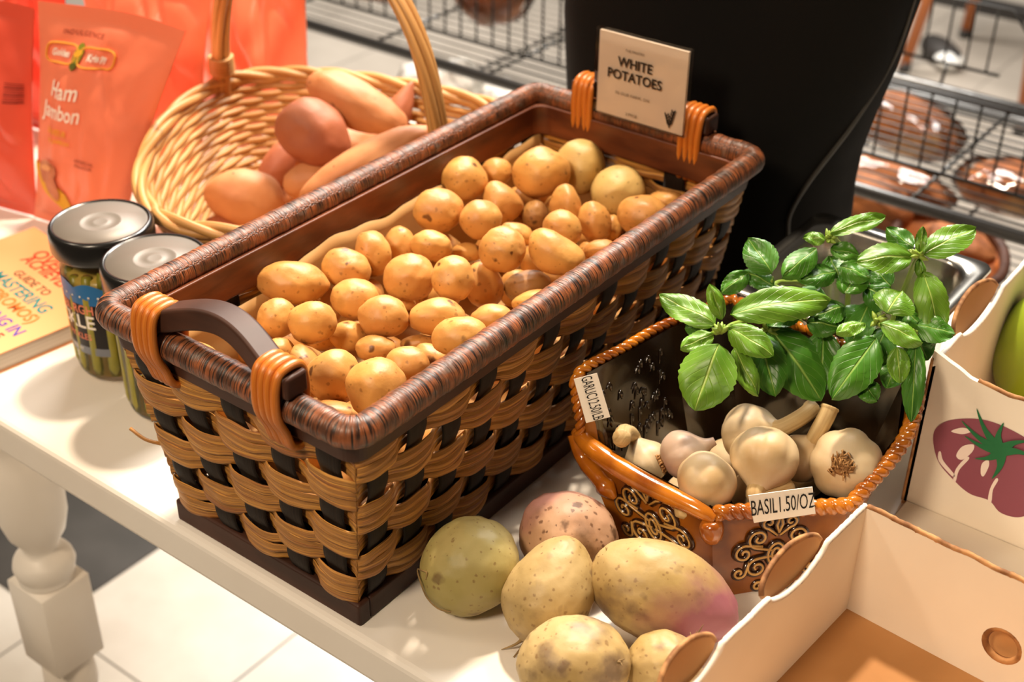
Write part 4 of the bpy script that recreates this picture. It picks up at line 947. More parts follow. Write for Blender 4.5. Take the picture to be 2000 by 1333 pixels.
garlic('small low garlic bulb with a cut greenish neck, below the big middle one', (-0.3291, 0.7414, 0.05), .0170, (.0, -.2, .9), stem=(-0.3254, 0.7265, 0.073), seed=8, root=False)
for i, (x, y) in enumerate(((-.375, .735), (-.318, .765), (-.372, .790), (-.325, .812))):
    garlic('garlic bulb in the bottom of the dish, covered by the upper bulbs', (x, y, .026), .0225, (.2 * i - .3, .2, .9), seed=20 + i, root=False, group='buried garlic bulbs in the dish')

# ------------------------------------------------------------------ basil
bs = thing('basil_bunch', 'bunch of fresh green basil standing in the steel pan and leaning over the garlic', 'basil', (-.355, .93, .01))
def leaf(b, base, tip, wd, up=None, arch=.18, fold=.25, seed=0, curl=0.0):
    B_, T_ = Vector(base), Vector(tip); d = T_ - B_; L = d.length; d.normalize()
    view = (Vector((0, 0, 0.69030)) - (B_ + T_) / 2).normalized(); n0 = Vector(up) if up else (view * .8 + Vector((0, 0, .6)) + Vector((noise.noise((seed, 0, 1)) * .5, noise.noise((seed, 4, 1)) * .5, 0)))
    side = d.cross(n0).normalized(); nn = side.cross(d).normalized(); NU, NV = 22, 12; V = []; U = []
    wm = max(.001, max((u ** .62) * ((1 - u) ** .72) for u in [i / 40 for i in range(41)]))
    for i in range(NU + 1):
        u = i / NU; w_ = wd / 2 * (u ** .62) * ((1 - u) ** .72) / wm
        for j in range(NV + 1):
            v = j / NV * 2 - 1; ed = 1 + (.035 * math.sin(u * 60) if abs(v) > .95 else 0)
            quilt = .0011 * math.sin(PI * 2 * 6.5 * .5 * (u - .45 * abs(v)) * 2) * abs(v) ** .5 * (1 - abs(v) ** 3) * math.sin(PI * u)
            h_ = arch * L * (4 * u * (1 - u)) * .5 - fold * w_ * (abs(v) ** 1.6) * 1.0 + fold * w_ * .35 * (1 - math.cos(v * PI)) * .5 + quilt - curl * L * u * u
            h_ += .004 * noise.noise(Vector((u * 2.5 + seed * 3.7, v * 1.5, seed)))
            V.append(B_ + d * (L * u) + side * (w_ * v * ed * .97) + nn * h_); U.append((u, v))
    F = [(i * (NV + 1) + j, i * (NV + 1) + j + 1, (i + 1) * (NV + 1) + j + 1, (i + 1) * (NV + 1) + j) for i in range(NU) for j in range(NV)]
    b.add(V, F, U)
LV = [  # base and tip, width, which green, arch, fold
 ((-0.3828, 0.7576, 0.17, -0.4326, 0.7592, 0.1756), .0245, 1, .10, .30), ((-0.3692, 0.7388, 0.168, -0.3658, 0.7058, 0.1291), .0430, 1, .12, .25), ((-0.3776, 0.7685, 0.175, -0.3273, 0.8294, 0.1768), .0300, 1, .22, .30), ((-0.3766, 0.7542, 0.178, -0.3909, 0.7579, 0.2011), .0130, 1, .1, .3),
 ((-0.3729, 0.759, 0.17, -0.3364, 0.7619, 0.1593), .0235, 1, .2, .35), ((-0.3812, 0.7522, 0.164, -0.3945, 0.7291, 0.1589), .0170, 1, .15, .3), ((-0.3636, 0.752, 0.16, -0.3372, 0.7459, 0.1318), .0190, 1, .15, .3), ((-0.391, 0.766, 0.16, -0.4059, 0.7542, 0.16), .0170, 0, .15, .3),
 ((-0.3641, 0.8073, 0.15, -0.3089, 0.7963, 0.112), .0420, 0, .20, .30), ((-0.3633, 0.7887, 0.155, -0.3327, 0.7671, 0.122), .0300, 0, .2, .3),
 ((-0.347, 0.858, 0.215, -0.3227, 0.8992, 0.219), .0170, 1, .2, .45), ((-0.3493, 0.8557, 0.21, -0.3633, 0.8463, 0.2106), .0125, 1, .2, .3), ((-0.3515, 0.8463, 0.205, -0.3609, 0.8136, 0.1925), .0215, 0, .15, .45), ((-0.3448, 0.8572, 0.203, -0.3238, 0.8649, 0.1998), .0165, 0, .2, .3),
 ((-0.3713, 0.8178, 0.19, -0.3994, 0.8283, 0.2057), .0265, 0, .10, .2), ((-0.3895, 0.8156, 0.185, -0.399, 0.7925, 0.1747), .0165, 0, .15, .3), ((-0.3694, 0.8203, 0.178, -0.3965, 0.8176, 0.1829), .0180, 0, .2, .3), ((-0.3345, 0.8488, 0.19, -0.3513, 0.8258, 0.1874), .0200, 0, .2, .3),
 ((-0.3217, 0.8392, 0.18, -0.3205, 0.8657, 0.1927), .0240, 0, .15, .3), ((-0.3329, 0.8508, 0.195, -0.3096, 0.8557, 0.1901), .0200, 0, .15, .3),
 ((-0.2904, 0.8815, 0.205, -0.3202, 0.848, 0.2037), .0260, 1, .15, .25), ((-0.2829, 0.8835, 0.208, -0.2622, 0.927, 0.2177), .0255, 1, .12, .2), ((-0.2943, 0.8922, 0.206, -0.3184, 0.8946, 0.2135), .0185, 0, .15, .35), ((-0.2842, 0.8772, 0.212, -0.2882, 0.8858, 0.2288), .0090, 1, .1, .3), ((-0.2776, 0.8734, 0.2, -0.2501, 0.856, 0.1614), .0255, 1, .14, .25),
 ((-0.2878, 0.8899, 0.2, -0.2807, 0.8844, 0.1852), .0090, 1, .1, .3), ((-0.2854, 0.824, 0.175, -0.2542, 0.8302, 0.1675), .0205, 1, .2, .4), ((-0.2851, 0.8337, 0.18, -0.285, 0.858, 0.1869), .0330, 1, .25, .3), ((-0.2953, 0.8223, 0.172, -0.309, 0.8036, 0.1688), .0150, 1, .15, .35), ((-0.285, 0.8214, 0.165, -0.2925, 0.7741, 0.1333), .0340, 0, .2, .3),
 ((-0.2691, 0.8222, 0.163, -0.2579, 0.8107, 0.1416), .0170, 1, .15, .3), ((-0.2603, 0.8338, 0.165, -0.2421, 0.8036, 0.1181), .0175, 0, .12, .5), ((-0.2665, 0.8481, 0.17, -0.241, 0.8598, 0.1666), .0240, 0, .15, .3), ((-0.2688, 0.853, 0.16, -0.2532, 0.8487, 0.1437), .0240, 0, .15, .3), ((-0.2809, 0.7973, 0.14, -0.2671, 0.7951, 0.13), .0180, 0, .2, .3),
 ((-0.3294, 0.83, 0.15, -0.3132, 0.8031, 0.1129), .0300, 0, .15, .3), ((-0.3382, 0.8167, 0.16, -0.3165, 0.8285, 0.158), .0200, 0, .2, .3), ((-0.3204, 0.8421, 0.168, -0.334, 0.8195, 0.1647), .0220, 0, .2, .3), ((-0.3139, 0.8597, 0.18, -0.2893, 0.858, 0.1721), .0240, 0, .2, .3), ((-0.3531, 0.8321, 0.165, -0.3607, 0.7997, 0.1551), .0250, 0, .2, .3),
 ((-0.3072, 0.8577, 0.17, -0.3031, 0.8207, 0.1492), .0260, 0, .2, .3), ((-0.2976, 0.8683, 0.182, -0.318, 0.874, 0.1899), .0200, 0, .2, .3), ((-0.2872, 0.8436, 0.162, -0.2838, 0.817, 0.1409), .0260, 0, .2, .3), ((-0.3446, 0.8464, 0.175, -0.3441, 0.8149, 0.1631), .0240, 0, .2, .3), ((-0.2848, 0.8617, 0.172, -0.2651, 0.8567, 0.1641), .0240, 0, .2, .3),
 ((-0.3495, 0.8691, 0.19, -0.3355, 0.8615, 0.1781), .0210, 0, .2, .3), ((-0.2671, 0.83, 0.15, -0.2679, 0.8119, 0.1322), .0200, 0, .2, .3), ((-0.3557, 0.8205, 0.165, -0.3752, 0.8234, 0.17), .0180, 0, .2, .3), ((-0.31, 0.8565, 0.165, -0.316, 0.829, 0.1534), .0220, 0, .2, .3), ((-0.3679, 0.8569, 0.18, -0.3483, 0.8555, 0.1694), .0180, 0, .2, .3),
]
bl = None
for i, (p6, wd, g_, ar, fo) in enumerate(LV):
    b = Buf(); leaf(b, p6[:3], p6[3:], wd, arch=ar, fold=fo, seed=i * 1.37)
    b.build('leaf', MT['leaf'] if g_ else MT['leaf2'], bs)
rr = random.Random(5)
for nd, base in (((-0.3756, 0.753, 0.168), (-.385, .925, .015)), ((-0.3737, 0.8234, 0.175), (-.375, .955, .015)), ((-0.3489, 0.8607, 0.208), (-.36, .97, .015)), ((-0.2873, 0.8862, 0.204), (-.335, .965, .015)), ((-0.2906, 0.8314, 0.172), (-.345, .94, .015)), ((-0.3624, 0.8041, 0.15), (-.365, .92, .015)), ((-0.2674, 0.8496, 0.16), (-.33, .93, .015))):
    n_, q = Vector(nd), Vector(base); mid = q.lerp(n_, .55) + Vector((0, .015, .03))
    b = Buf(); P = spline([q, mid, n_.lerp(mid, .25) + Vector((0, .004, .004)), n_], 6); b.tube(P, [.0026 - .0010 * i / len(P) for i in range(len(P))], 8)
    for k in range(9):
        d_ = Vector((rr.gauss(0, 1), rr.gauss(0, 1), rr.gauss(.6, .6))).normalized(); b.tube([n_, n_ + d_ * .004, n_ + d_ * .0085], [.0012, .0022, .0004], 6)
    b.build('stem', MT['bstem'], bs)

# ------------------------------------------------------------------ root vegetables on the table
def add_blush(m, col, axis, t0, t1, c2=None):
    """a second skin colour on one end of the root (object space)"""
    N = m.node_tree.nodes; L = m.node_tree.links; b_ = N['Principled BSDF']; old = b_.inputs['Base Color'].links[0].from_socket
    tc = N.new('ShaderNodeTexCoord'); dt = N.new('ShaderNodeVectorMath'); dt.operation = 'DOT_PRODUCT'; dt.inputs[1].default_value = axis; L.new(tc.outputs['Object'], dt.inputs[0])
    nz = N.new('ShaderNodeTexNoise'); nz.inputs['Scale'].default_value = 45; nz.inputs['Detail'].default_value = 5; L.new(tc.outputs['Object'], nz.inputs['Vector'])
    ma = N.new('ShaderNodeMath'); ma.operation = 'MULTIPLY_ADD'; ma.inputs[1].default_value = .045; L.new(nz.outputs['Fac'], ma.inputs[0]); L.new(dt.outputs['Value'], ma.inputs[2])
    mr = N.new('ShaderNodeMapRange'); mr.inputs['From Min'].default_value = t0 + .022; mr.inputs['From Max'].default_value = t1 + .022; L.new(ma.outputs[0], mr.inputs['Value'])
    mx = N.new('ShaderNodeMix'); mx.data_type = 'RGBA'; L.new(mr.outputs['Result'], mx.inputs['Factor']); L.new(old, mx.inputs['A']); mx.inputs['B'].default_value = lin(col); L.new(mx.outputs['Result'], b_.inputs['Base Color'])
def clone_mat(m, n): c = m.copy(); c.name = n; return c
mp4 = clone_mat(MT['ruta'], 'purple_shouldered_rutabaga_skin'); add_blush(mp4, '8C5058', (.86, -.1, -.5), -.006, .030)
mp2 = clone_mat(MT['ruta_pink'], 'blushed_rutabaga_skin'); add_blush(mp2, 'BE8676', (-.8, .3, .5), .008, .03)
RT = [
 ((-0.456, 0.5606, 0.035), (.0370, .0345, .034), 40, MT['ruta_green'], 'greenish yellow rutabaga leftmost, against the basket, with a thin root hair', 0, .06),
 ((-0.4207, 0.6323, 0.0335), (.0365, .0325, .034), -10, mp2, 'pinkish brown speckled rutabaga at the back, beside the glazed dish', .05, .06),
 ((-0.3935, 0.5726, 0.039), (.0395, .0305, .033), 63, MT['ruta'], 'pear shaped yellow rutabaga in the centre, hairy root tip at its lower end', .16, .05),
 ((-0.328, 0.6177, 0.0385), (.0535, .0350, .036), -24, mp4, 'largest rutabaga, yellow with a purple red right end, in front of the glazed dish', .10, .06),
 ((-0.3432, 0.5284, 0.036), (.0370, .0300, .032), 5, MT['ruta'], 'yellow rutabaga at the bottom edge, in front of the pear shaped one', .05, .06),
 ((-0.2968, 0.5672, 0.03), (.0255, .0240, .024), 0, MT['ruta'], 'smallest rutabaga with a dry root tuft, beside the front cardboard box', .05, .08),
]
for i, (c, r, an, m, lab, tp, am) in enumerate(RT):
    v = thing('rutabaga', lab, 'rutabaga', c, 'rutabagas on the table')
    o = blob('root', c, r, img_axes(an), m, parent=v, seed=i + 400, sub=5, amp=am, freq=1.2, taper=tp, dents=7, fine=.014)
    C_ = Vector(c); q = img_axes(an); rr = random.Random(i)
    def tuft(d, n_, ln, rad):
        d = Vector(d).normalized(); s0 = C_ + Vector((d.x * r[0], d.y * r[0], d.z * r[0])) * 0; 
        e = q @ Vector((d.x * r[0], d.y * r[1], d.z * r[2])) * .97; dirw = (q @ d).normalized(); b = Buf()
        for k in range(n_):
            j = Vector((rr.gauss(0, 1), rr.gauss(0, 1), rr.gauss(0, 1))); b.tube(spline([C_ + e + j * rad * .5, C_ + e + dirw * ln * .5 + j * rad, C_ + e + dirw * ln * rr.uniform(.7, 1.1) + j * rad * 2], 4), [rad * .8, rad * .7, rad * .6, rad * .5, rad * .45, rad * .4, rad * .3, rad * .2, rad * .12], 5)
        b.build('root_tuft', MT['rootfib'], v)
    if i == 2: tuft((-1, -.05, .1), 9, .012, .0022)
    if i == 5: tuft((.72, .72, .2), 9, .008, .0016)
    if i == 3: tuft((-.95, .3, .2), 6, .004, .0012)
    if i == 4: tuft((.8, .1, .6), 5, .004, .0012)
    if i == 0:
        b = Buf(); W = lambda x, y, k=1.0: C_ + q @ Vector((x * r[0] * k, y * r[1] * k, math.sqrt(max(0, 1 - x * x - y * y)) * r[2] * k))
        b.tube(spline([W(-.72, .42, 1.02), W(-.60, .50, 1.05), W(-.66, .58, 1.05), W(-.74, .62, 1.06), W(-.80, .4, 1.08), W(-.92, .1, 1.05), W(-.9, -.2, 1.04), W(-.75, -.4, 1.03)], 6), .0006, 5); b.build('root_hair', MT['rootfib'], v)

# ------------------------------------------------------------------ front cardboard box (open, empty)
fb = thing('cardboard_box', 'open empty white cardboard box with brown floor and cut hand holes, bottom right', 'box', (-.09, .60, 0))
AX = -.2345; H1 = .097; YB = .7215; YF = .452; XR = .06
def edge_noise(t, s): return .0012 * noise.noise(Vector((t * 60, s, 0)))
N1 = ((.598, .1), (.670, .1)); N2 = ((.490, .1), (.546, .1))
def notch_profile(y):
    d = 0
    for n_ in (N1, N2):
        a_, b_ = n_[0][0], n_[1][0]
        if a_ < y < b_: d = max(d, .013 * math.sin(PI * (y - a_) / (b_ - a_)) ** .6)
    return H1 - d + edge_noise(y, 1)
ys = [YF + (YB - YF) * i / 120 for i in range(121)]
panel('left_wall', [(YF, .003)] + [(YB, .003)] + [(y, notch_profile(y)) for y in reversed(ys)], [], (AX, 0, 0), (0, 1, 0), (0, 0, 1), -.004, MT['board'], fb)
hc = (-0.1248, 0.0404); HR = .0125
hole = [(hc[0] + HR * math.cos(a_ * PI / 12), hc[1] + HR * 1.05 * math.sin(a_ * PI / 12)) for a_ in range(24)]
xs_ = [AX + (XR - AX) * i / 120 for i in range(121)]
panel('back_wall', [(AX, .003), (XR, .003)] + [(x, H1 + edge_noise(x, 5)) for x in reversed(xs_)], [hole], (0, .7195, 0), (1, 0, 0), (0, 0, 1), -.004, MT['board'], fb)
b = Buf(); b.tube([(x, .7195 - .0002 if False else .7195 + .002, z) for x, z in hole], .0026, 6, closed=True); b.build('hole_rim', MT['corrug'], fb)
panel('hole_shade_disc', [(hc[0] + .020 * math.cos(a_ * PI / 12), hc[1] + .020 * math.sin(a_ * PI / 12)) for a_ in range(24)], [], (0, .7300, 0), (1, 0, 0), (0, 0, 1), -.002, MT['boardraw'], fb)  # added solid disc, set back so the hole stays in shadow
panel('right_wall', [(YF, .003), (YB, .003), (YB, H1), (YF, H1)], [], (XR, 0, 0), (0, 1, 0), (0, 0, 1), .004, MT['board'], fb)
panel('front_wall', [(AX, .003), (XR, .003), (XR, H1), (AX, H1)], [], (0, YF, 0), (1, 0, 0), (0, 0, 1), .004, MT['board'], fb)
b = Buf(); b.box((AX - .002, YF, 0), (XR, YB, .0035)); b.build('box_floor', MT['boardraw'], fb, smooth=False)
b = Buf(); b.tube([(x, .7215 + .0006 * noise.noise(Vector((x * 90, 2, 0))), H1 + .0006 + edge_noise(x, 5)) for x in xs_], lambda i: .0021 + .0007 * noise.noise(Vector((i * .7, 3, 1))), 6); b.build('torn_edge', MT['corrug'], fb)
b = Buf(); b.tube([(AX - .002, y, notch_profile(y) + .0004) for y in ys], lambda i: .0021 + .0006 * noise.noise(Vector((i * .8, 1, 1))), 6); b.build('torn_edge', MT['card'], fb)
def flap(parent, x, n_, z0, hgt, out, side=-1):
    (a_, _), (b_, _) = n_; b = Buf()
    def fn(u, v):
        y = a_ + (b_ - a_) * u; s_ = math.sin(PI * min(max(u, 0), 1)) ** .5
        hh = hgt * s_
        return Vector((x + side * (.003 + out * s_ * v * (1 - .35 * v)), y, z0 - .014 * s_ + (hh + .014 * s_) * v))
    b.grid(fn, 28, 10); o = b.build('hand_hole_flap', MT['boardraw'], parent, solid=.003, soff=0)
    e = Buf(); e.tube([fn(u / 40, 1) for u in range(41)], .0019, 6); e.build('flap_edge', MT['corrug'], o)
flap(fb, AX - .004, N1, H1, .012, .010); flap(fb, AX - .004, N2, H1, .012, .010)
_c = Vector((AX, YB, 0)); _r = Matrix.Rotation(-.072, 4, 'Z'); fb.rotation_euler = (0, 0, -.072); fb.location = _c + _r @ (Vector(fb.location) - _c)

# ------------------------------------------------------------------ printed tomato box
tb = thing('tomato_box', 'white cardboard box printed with a purple tomato, holding a green tomato', 'box', (-.1, .98, 0))
TYF = .8615; TXL = -.2545; TXR = .05; TYB = 1.115; H2 = .134
xs_ = [TXL + (TXR - TXL) * i / 100 for i in range(101)]
def ttop(x):
    t = (x - TXL); return H2 + .012 * max(0, 1 - t / .03) - .004 * max(0, min(1, (t - .03) / .02)) + .0016 * noise.noise(Vector((x * 70, 3, 2)))
panel('front_wall', [(TXL, .003), (TXR, .003)] + [(x, ttop(x)) for x in reversed(xs_)], [], (0, TYF, 0), (1, 0, 0), (0, 0, 1), -.004, MT['board'], tb)
NT = (((-0.2541, 0.9141, 0.14)[1], 0), ((-0.2548, 1.0058, 0.14)[1], 0))
def tprof(y):
    a_, b_ = NT[0][0], NT[1][0]; d = .013 * math.sin(PI * (y - a_) / (b_ - a_)) ** .6 if a_ < y < b_ else 0
    return H2 - d + .0012 * noise.noise(Vector((y * 60, 8, 0)))
ys = [TYF + (TYB - TYF) * i / 120 for i in range(121)]
panel('left_wall', [(TYF, .003), (TYB, .003)] + [(y, tprof(y)) for y in reversed(ys)], [], (TXL, 0, 0), (0, 1, 0), (0, 0, 1), .004, MT['board'], tb)
panel('right_wall', [(TYF, .003), (TYB, .003), (TYB, H2), (TYF, H2)], [], (TXR, 0, 0), (0, 1, 0), (0, 0, 1), -.004, MT['board'], tb)
panel('back_wall', [(TXL, .003), (TXR, .003), (TXR, H2), (TXL, H2)], [], (0, TYB, 0), (1, 0, 0), (0, 0, 1), .004, MT['board'], tb)
b = Buf(); b.box((TXL, TYF, 0), (TXR, TYB, .0035)); b.build('box_floor', MT['boardraw'], tb, smooth=False)
b = Buf(); b.box((TXL + .004, TYF - .045, .0005), (TXR, TYF - .0005, .0045)); b.build('bottom_flap', MT['board'], tb, smooth=False, bevel=.001)
b = Buf(); b.tube([(x, TYF + .002, ttop(x) + .0004) for x in xs_[12:]], lambda i: .0021 + .0007 * noise.noise(Vector((i * .7, 9, 1))), 6); b.build('torn_edge', MT['corrug'], tb)
b = Buf(); b.tube([(TXL + .0008, TYF - .0008, z) for z in [.004 + i * .005 for i in range(28)]], .0013, 6); b.build('corner_edge', MT['corrug'], tb)
b = Buf(); b.tube([(TXL + .002, y, tprof(y) + .0003) for y in ys], lambda i: .0021 + .0006 * noise.noise(Vector((i * .8, 4, 1))), 6); b.build('torn_edge', MT['card'], tb)
flap(tb, TXL, NT, H2, .014, .012)
# the purple tomato printed on the front wall
def art(name, pts, m, lift, n=6, parent=tb): 
    P = [(p.x, p.y) for p in spline([(x, z, 0) for x, z in pts], n, closed=True)]
    return panel(name, P, [], (0, TYF - lift, 0), (1, 0, 0), (0, 0, 1), 0, m, parent)
tp = art('tomato_print', [(-0.241, 0.0735), (-0.2359, 0.0875), (-0.2225, 0.0974), (-0.2041, 0.1038), (-0.1826, 0.1027), (-0.1622, 0.0958), (-0.1506, 0.0778), (-0.1503, 0.0513), (-0.1635, 0.0321), (-0.1785, 0.0284), (-0.1891, 0.0351), (-0.2039, 0.0342), (-0.2173, 0.0401), (-0.2333, 0.0524)], MT['plum'], .0003)
for p in (([(-0.2186, 0.0405), (-0.2184, 0.0521), (-0.213, 0.0656), (-0.2108, 0.0647), (-0.2159, 0.0518), (-0.2165, 0.04)]), ([(-0.1898, 0.0347), (-0.1905, 0.0459), (-0.1884, 0.0568), (-0.1863, 0.0564), (-0.1882, 0.0461), (-0.1871, 0.0351)]), ([(-0.2342, 0.0595), (-0.232, 0.0521), (-0.2201, 0.0438), (-0.2189, 0.0464), (-0.2291, 0.0544), (-0.2326, 0.0617)]), ([(-0.2206, 0.0634), (-0.2178, 0.0736), (-0.2101, 0.0791), (-0.2096, 0.0726), (-0.2155, 0.0619)]), ([(-0.1998, 0.0562), (-0.2008, 0.065), (-0.1972, 0.0706), (-0.1954, 0.0657), (-0.1972, 0.055)]), ([(-0.2285, 0.0831), (-0.221, 0.0899), (-0.2138, 0.0899), (-0.2199, 0.0842)])):
    art('tomato_print_shine', p, MT['plumline'], .0006, 4, tp)
cxy = (-0.1899, 0.0828)
for kk, e in enumerate(((-0.2141, 0.111), (-0.2231, 0.0962), (-0.2182, 0.084), (-0.2066, 0.0677), (-0.1909, 0.0556), (-0.1926, 0.108), (-0.1709, 0.1011), (-0.1624, 0.0886))):
    c_ = Vector((cxy[0], cxy[1], 0)); e_ = Vector((e[0], e[1], 0)); d_ = e_ - c_; s_ = Vector((-d_.y, d_.x, 0)).normalized() * .0042; bnd = s_ * .6
    art('tomato_leaf_print', [tuple((c_ + s_)[:2]), tuple((c_ + d_ * .5 + s_ * .55 + bnd)[:2]), tuple(e_[:2]), tuple((c_ + d_ * .5 - s_ * .4 + bnd)[:2]), tuple((c_ - s_)[:2])], MT['tgreen'], .0009 + kk * .00012, 4, tp)
gt = (-0.2179, 1.0462, 0.064)
tag(blob('green_tomato', gt, (.039, .045, .058), Quaternion((1, 0, 0, 0)), MT['tomgreen'], seed=77, sub=5, amp=.03, freq=1.0, dents=0), 'large smooth green tomato in the printed cardboard box', 'tomato')

# ------------------------------------------------------------------ black fabric bag behind the potato basket
gm = thing('black_bag', 'large plain black fabric bag standing behind the price sign, piped seam down its right', 'bag', (-.60, 1.125, 0))
GL = [(-0.7618, 0.1524), (-0.7691, 0.2393)]
GR = [(-0.4449, 0.0815), (-0.4467, 0.1141), (-0.4443, 0.1523), (-0.4361, 0.1909), (-0.424, 0.2388), (-0.4178, 0.2785), (-0.4115, 0.3121)]
def interp(T_, z):
    if z <= T_[0][1]: return T_[0][0]
    for (x0, z0), (x1, z1) in zip(T_, T_[1:]):
        if z <= z1: return x0 + (x1 - x0) * (z - z0) / (z1 - z0)
    return T_[-1][0] + (z - T_[-1][1]) * .12
def gpt(t, z):      # t 0..1 around
    xl, xr = interp(GL, z), interp(GR, z); c, hwd = (xl + xr) / 2, (xr - xl) / 2
    a_ = t * 2 * PI; fold = 1 + .035 * math.sin(a_ * 5 + z * 4) + .03 * noise.noise(Vector((math.cos(a_) * 2, math.sin(a_) * 2, z * 5)))
    x = c + hwd * math.copysign(abs(math.cos(a_)) ** .7, math.cos(a_)); y = 1.128 + .070 * math.copysign(abs(math.sin(a_)) ** .7, math.sin(a_)) * fold
    return Vector((x, y, z))
b = Buf(); b.grid(lambda u, v: gpt(u, .001 + .44 * v), 120, 60); b.add([gpt(i / 96, .441) for i in range(96)], [tuple(range(96))]); b.add([gpt(i / 96, .001) for i in range(96)], [tuple(range(96))]); b.build('fabric', MT['cloth'], gm)
b = Buf(); sp_ = [(-0.4051, 1.07, 0.3177), (-0.4187, 1.07, 0.2556), (-0.4387, 1.07, 0.1973), (-0.4649, 1.07, 0.1386), (-0.477, 1.07, 0.1026), (-0.4756, 1.07, 0.0756)]
def on_cloth(p):      # a seam point laid on the fabric
    return min((gpt(t / 800, p[2]) for t in range(400, 800)), key=lambda q: abs(q.x - p[0])) + Vector((0, -.001, 0))
b.tube(spline([on_cloth(p) for p in sp_], 8), .0022, 8); b.build('piped_seam', MT['seam'], gm)

# ------------------------------------------------------------------ wire rack with bread
rk = thing('wire_rack', 'black wire shelving rack with low wire guards, standing behind the table', 'rack', (-.75, 1.77, -.75))
RX0, RX1, RYN, RYF, RZ = -2.15, .35, 1.576, 1.978, -.10
def deck(z, name, cr, yf, x_l=RX0):
    b = Buf(); y = RYN + .022
    while y < yf - .005: b.tube([(x_l, y, z), (RX1, y, z)], .0014, 6); y += .0245
    b.build(name, MT['wire'], rk)
    x = RX0 + .201
    while x < x_l + .01: x += cr
    while x < RX1: b = Buf(); b.tube([(x, RYN, z - .004), (x, yf, z - .004)], .003, 6); b.build('cross_bar', MT['wire'], rk); x += cr
    for y, nm in ((RYN, 'front_rail'), (yf, 'rear_rail')):
        b = Buf(); b.tube([(x_l, y, z - .006), (RX1, y, z - .006)], .0095, 12); b.build(nm, MT['railm'], rk)
LZ = -.235
deck(RZ, 'wire_deck', .235, RYF); deck(LZ, 'wire_deck', .235, 2.26, -1.49)
def guard(y, x0, x1, z0, z1, curl=False):
    b = Buf(); b.tube([(x0, y, z0), (x1 + (.0 if curl else 0), y, z0)], .0026, 6)
    top = [(x0, y, z1), (x1, y, z1)] + ([(x1 + .03, y, z1 - .03), (x1 + .045, y, z0)] if curl else []); b.tube(top, .0026, 6)
    x = x0 + .01
    while x < x1 + .001: b.tube([(x, y, z0), (x, y, z1)], .002, 6); x += .0335
    b.build('wire_guard', MT['wire'], rk)
guard(1.672, RX0, RX1, RZ + .003, .012)
guard(1.992, RX0, -.578, -.068, .033, True)
b = Buf()
for x in (-1.9, -1.2, -.66): b.tube([(x, RYF, RZ), (x, 1.992, -.068)], .003, 6)
b.build('guard_hook', MT['wire'], rk)
for x in (RX0, RX1, -.95):
    for y in (RYN, RYF):
        if x == -.95 and y == RYN: continue
        b = Buf(); b.tube([(x, y, -.75), (x, y, .10 if x != -.95 else RZ - .01)], .0125, 12); b.build('post', MT['railm'], rk)
def loaf(label, c, L, W, H, yaw, seed, wrap=True, zb=None, group='bread loaves on the wire rack'):
    c = Vector(c); t = thing('bread_loaf', label, 'bread', (c.x, c.y, c.z - H / 2), group)
    q = Quaternion((0, 0, 1), yaw)
    o = blob('crust', c, (L / 2, W / 2, H / 2), q, MT['bread'], parent=t, seed=seed, sub=4, amp=.12, freq=1.6, dents=2, fine=.02)
    if wrap:
        b = blob('plastic_bag', c + Vector((0, 0, .002)), (L / 2 + .016, W / 2 + .008, H / 2 + .002), q, MT['plastic'], parent=t, seed=seed + 1, sub=4, amp=.10, freq=2.2, dents=0, fine=.035)
    return t
zb = RZ + .0025; zl = LZ + .0025
loaf('upright brown loaf in a clear bag on the rack, left of the black bag', ((-1.33, 1.677, -0.1)[0] - .03, 1.748, zb + .074), .12, .085, .14, .3, 31)
loaf('bread in a bag far left on the rack, above the bare front rail', ((-1.6125, 1.6263, -0.1)[0], 1.72, zb + .032), .16, .07, .064, .1, 32)
loaf('bread in a bag between the far left one and the upright loaf', ((-1.5263, 1.6959, -0.1)[0], 1.83, zb + .043), .13, .09, .076, -.3, 40)
loaf('bagged loaf under the top wire deck, just right of the black bag', ((-0.7125, 1.9995, -0.17)[0], (-0.7125, 1.9995, -0.17)[1], zl + .046), .20, .12, .084, -.4, 33)
loaf('bagged loaf just below the wire guard, nearest the black bag', ((-0.649, 1.8101, -0.18)[0], (-0.649, 1.8101, -0.18)[1], zl + .032), .17, .075, .064, -.1, 34)
loaf('bagged loaf at the right picture edge under the top wire deck', ((-0.4944, 1.8995, -0.18)[0], (-0.4944, 1.8995, -0.18)[1], zl + .038), .15, .12, .072, .2, 35)
SB = LZ + .0025
loaf('unwrapped crusty loaf below the front rail, left of the dark rimmed tray', ((-0.6414, 1.6973, -0.185)[0], (-0.6414, 1.6973, -0.185)[1] - .01, SB + .052), .15, .075, .094, -.1, 36, wrap=False)
loaf('crusty loaf inside the dark rimmed tray', ((-0.4897, 1.6648, -0.19)[0], (-0.4897, 1.6648, -0.19)[1], SB + .012 + .03), .11, .07, .058, -.2, 37, wrap=False)
orm = spline([(-0.5766, 1.6603, -0.185), (-0.5776, 1.703, -0.185), (-0.5473, 1.731, -0.185), (-0.5033, 1.734, -0.185), (-0.4581, 1.7118, -0.185), (-0.4259, 1.6671, -0.185), (-0.4099, 1.6012, -0.185), (-0.4343, 1.5402, -0.185), (-0.4918, 1.5451, -0.185), (-0.5502, 1.6054, -0.185)], 8, closed=True)
oc = sum(orm, Vector()) / len(orm)
tr = thing('bread_tray', 'oval dark rimmed tray holding a loaf, below the rack rail at the right', 'tray', (oc.x, oc.y, SB))
b = Buf(); b.tube(orm, .0075, 10, closed=True); b.build('rim', MT['darkwood'], tr)
b = Buf(); n = len(orm); lo_ = [Vector((oc.x + (p.x - oc.x) * .92, oc.y + (p.y - oc.y) * .92, SB + .004)) for p in orm]
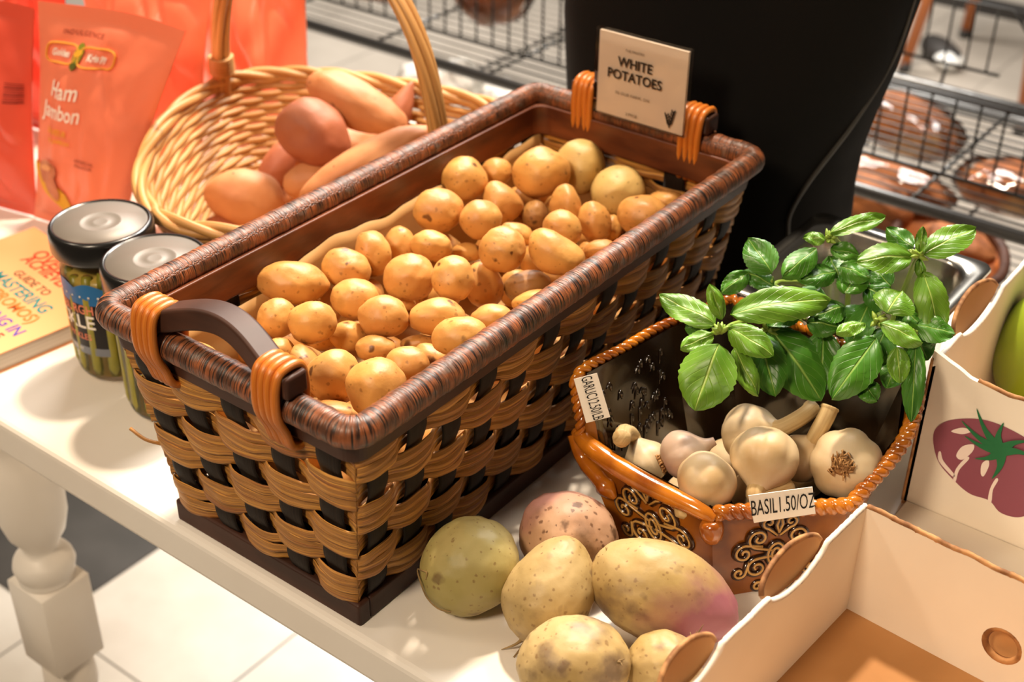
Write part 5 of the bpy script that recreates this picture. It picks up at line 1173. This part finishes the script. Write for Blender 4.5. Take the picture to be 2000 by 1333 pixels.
b.add(orm + lo_, [(i, (i + 1) % n, n + (i + 1) % n, n + i) for i in range(n)] + [tuple(n + i for i in range(n))]); b.build('tray_body', MT['stool'], tr, solid=.005)
for i, (px, r, lab) in enumerate((((-1.392, 1.6844, -0.185), (.044, .045, .040), 'large white plastic bag under the rack deck, right of the willow basket handle'), ((-1.2882, 1.6862, -0.185), (.040, .04, .036), 'white plastic bag nearest the far corner of the potato basket, under the deck'), ((-1.474, 1.679, -0.185), (.032, .035, .030), 'small white plastic bag leftmost under the rack deck'))):
    t = thing('plastic_bag', lab, 'bag', (px[0], px[1], SB), 'white plastic bags below the rack deck')
    blob('bag_body', (px[0], px[1], SB + r[2] * 1.13), r, Quaternion((0, 0, 1), i), MT['film'], parent=t, seed=90 + i, sub=4, amp=.18, freq=2.0, dents=4, fine=.05)

# ------------------------------------------------------------------ stools far behind
def stool(label, legs, c, top=-.10):
    s_ = thing('wooden_stool', label, 'stool', (c[0], c[1], -.75), 'wooden stools in the background')
    for x, y in legs:
        b = Buf(); tx, ty = c[0] + (x - c[0]) * .60, c[1] + (y - c[1]) * .60
        b.tube([(x, y, -.735), (tx, ty, top)], [.016, .019], 12); l = b.build('leg', MT['stool'], s_)
        b = Buf(); b.tube([(x, y, -.75), (x + (tx - x) * .04, y + (ty - y) * .04, -.72)], .0175, 12); b.build('leg_cap', MT['shoe'], l)
    b = Buf(); b.lathe([(0, top), (.15, top), (.17, top + .01), (.17, top + .025), (.15, top + .032), (0, top + .03)], (c[0], c[1], 0), 40); b.build('seat', MT['stool'], s_)
stool('orange wooden stool at the top right, nearer one, seen through the wire guard', [(-1.33, 3.64), (-.91, 3.42), (-.95, 3.95), (-1.37, 4.04)][:3] + [(-1.30, 4.03)], (-1.10, 3.76))
b = Buf(); V0 = Vector((-1.36, 4.30, -.75)); b.box((V0.x - .25, V0.y - .03, -.75), (V0.x + .28, V0.y + .03, -.71)); tag(b.build('floor_bar', MT['shoe'], smooth=False, bevel=.006), 'dark flat bar on the floor behind the stool, at the top right', 'furniture foot')
sh = thing('shoe', 'dark shoe with a pale toe on the floor beside the stool leg', 'shoe', (-1.28, 3.78, -.75))
blob('upper', (-1.28, 3.78, -.715), (.10, .045, .035), Quaternion((0, 0, 1), -.7), MT['shoe'], parent=sh, seed=3, sub=3, amp=.05); blob('toe_cap', (-1.235, 3.735, -.72), (.04, .042, .028), Quaternion((0, 0, 1), -.7), MT['film'], parent=sh, seed=4, sub=3, amp=.03)
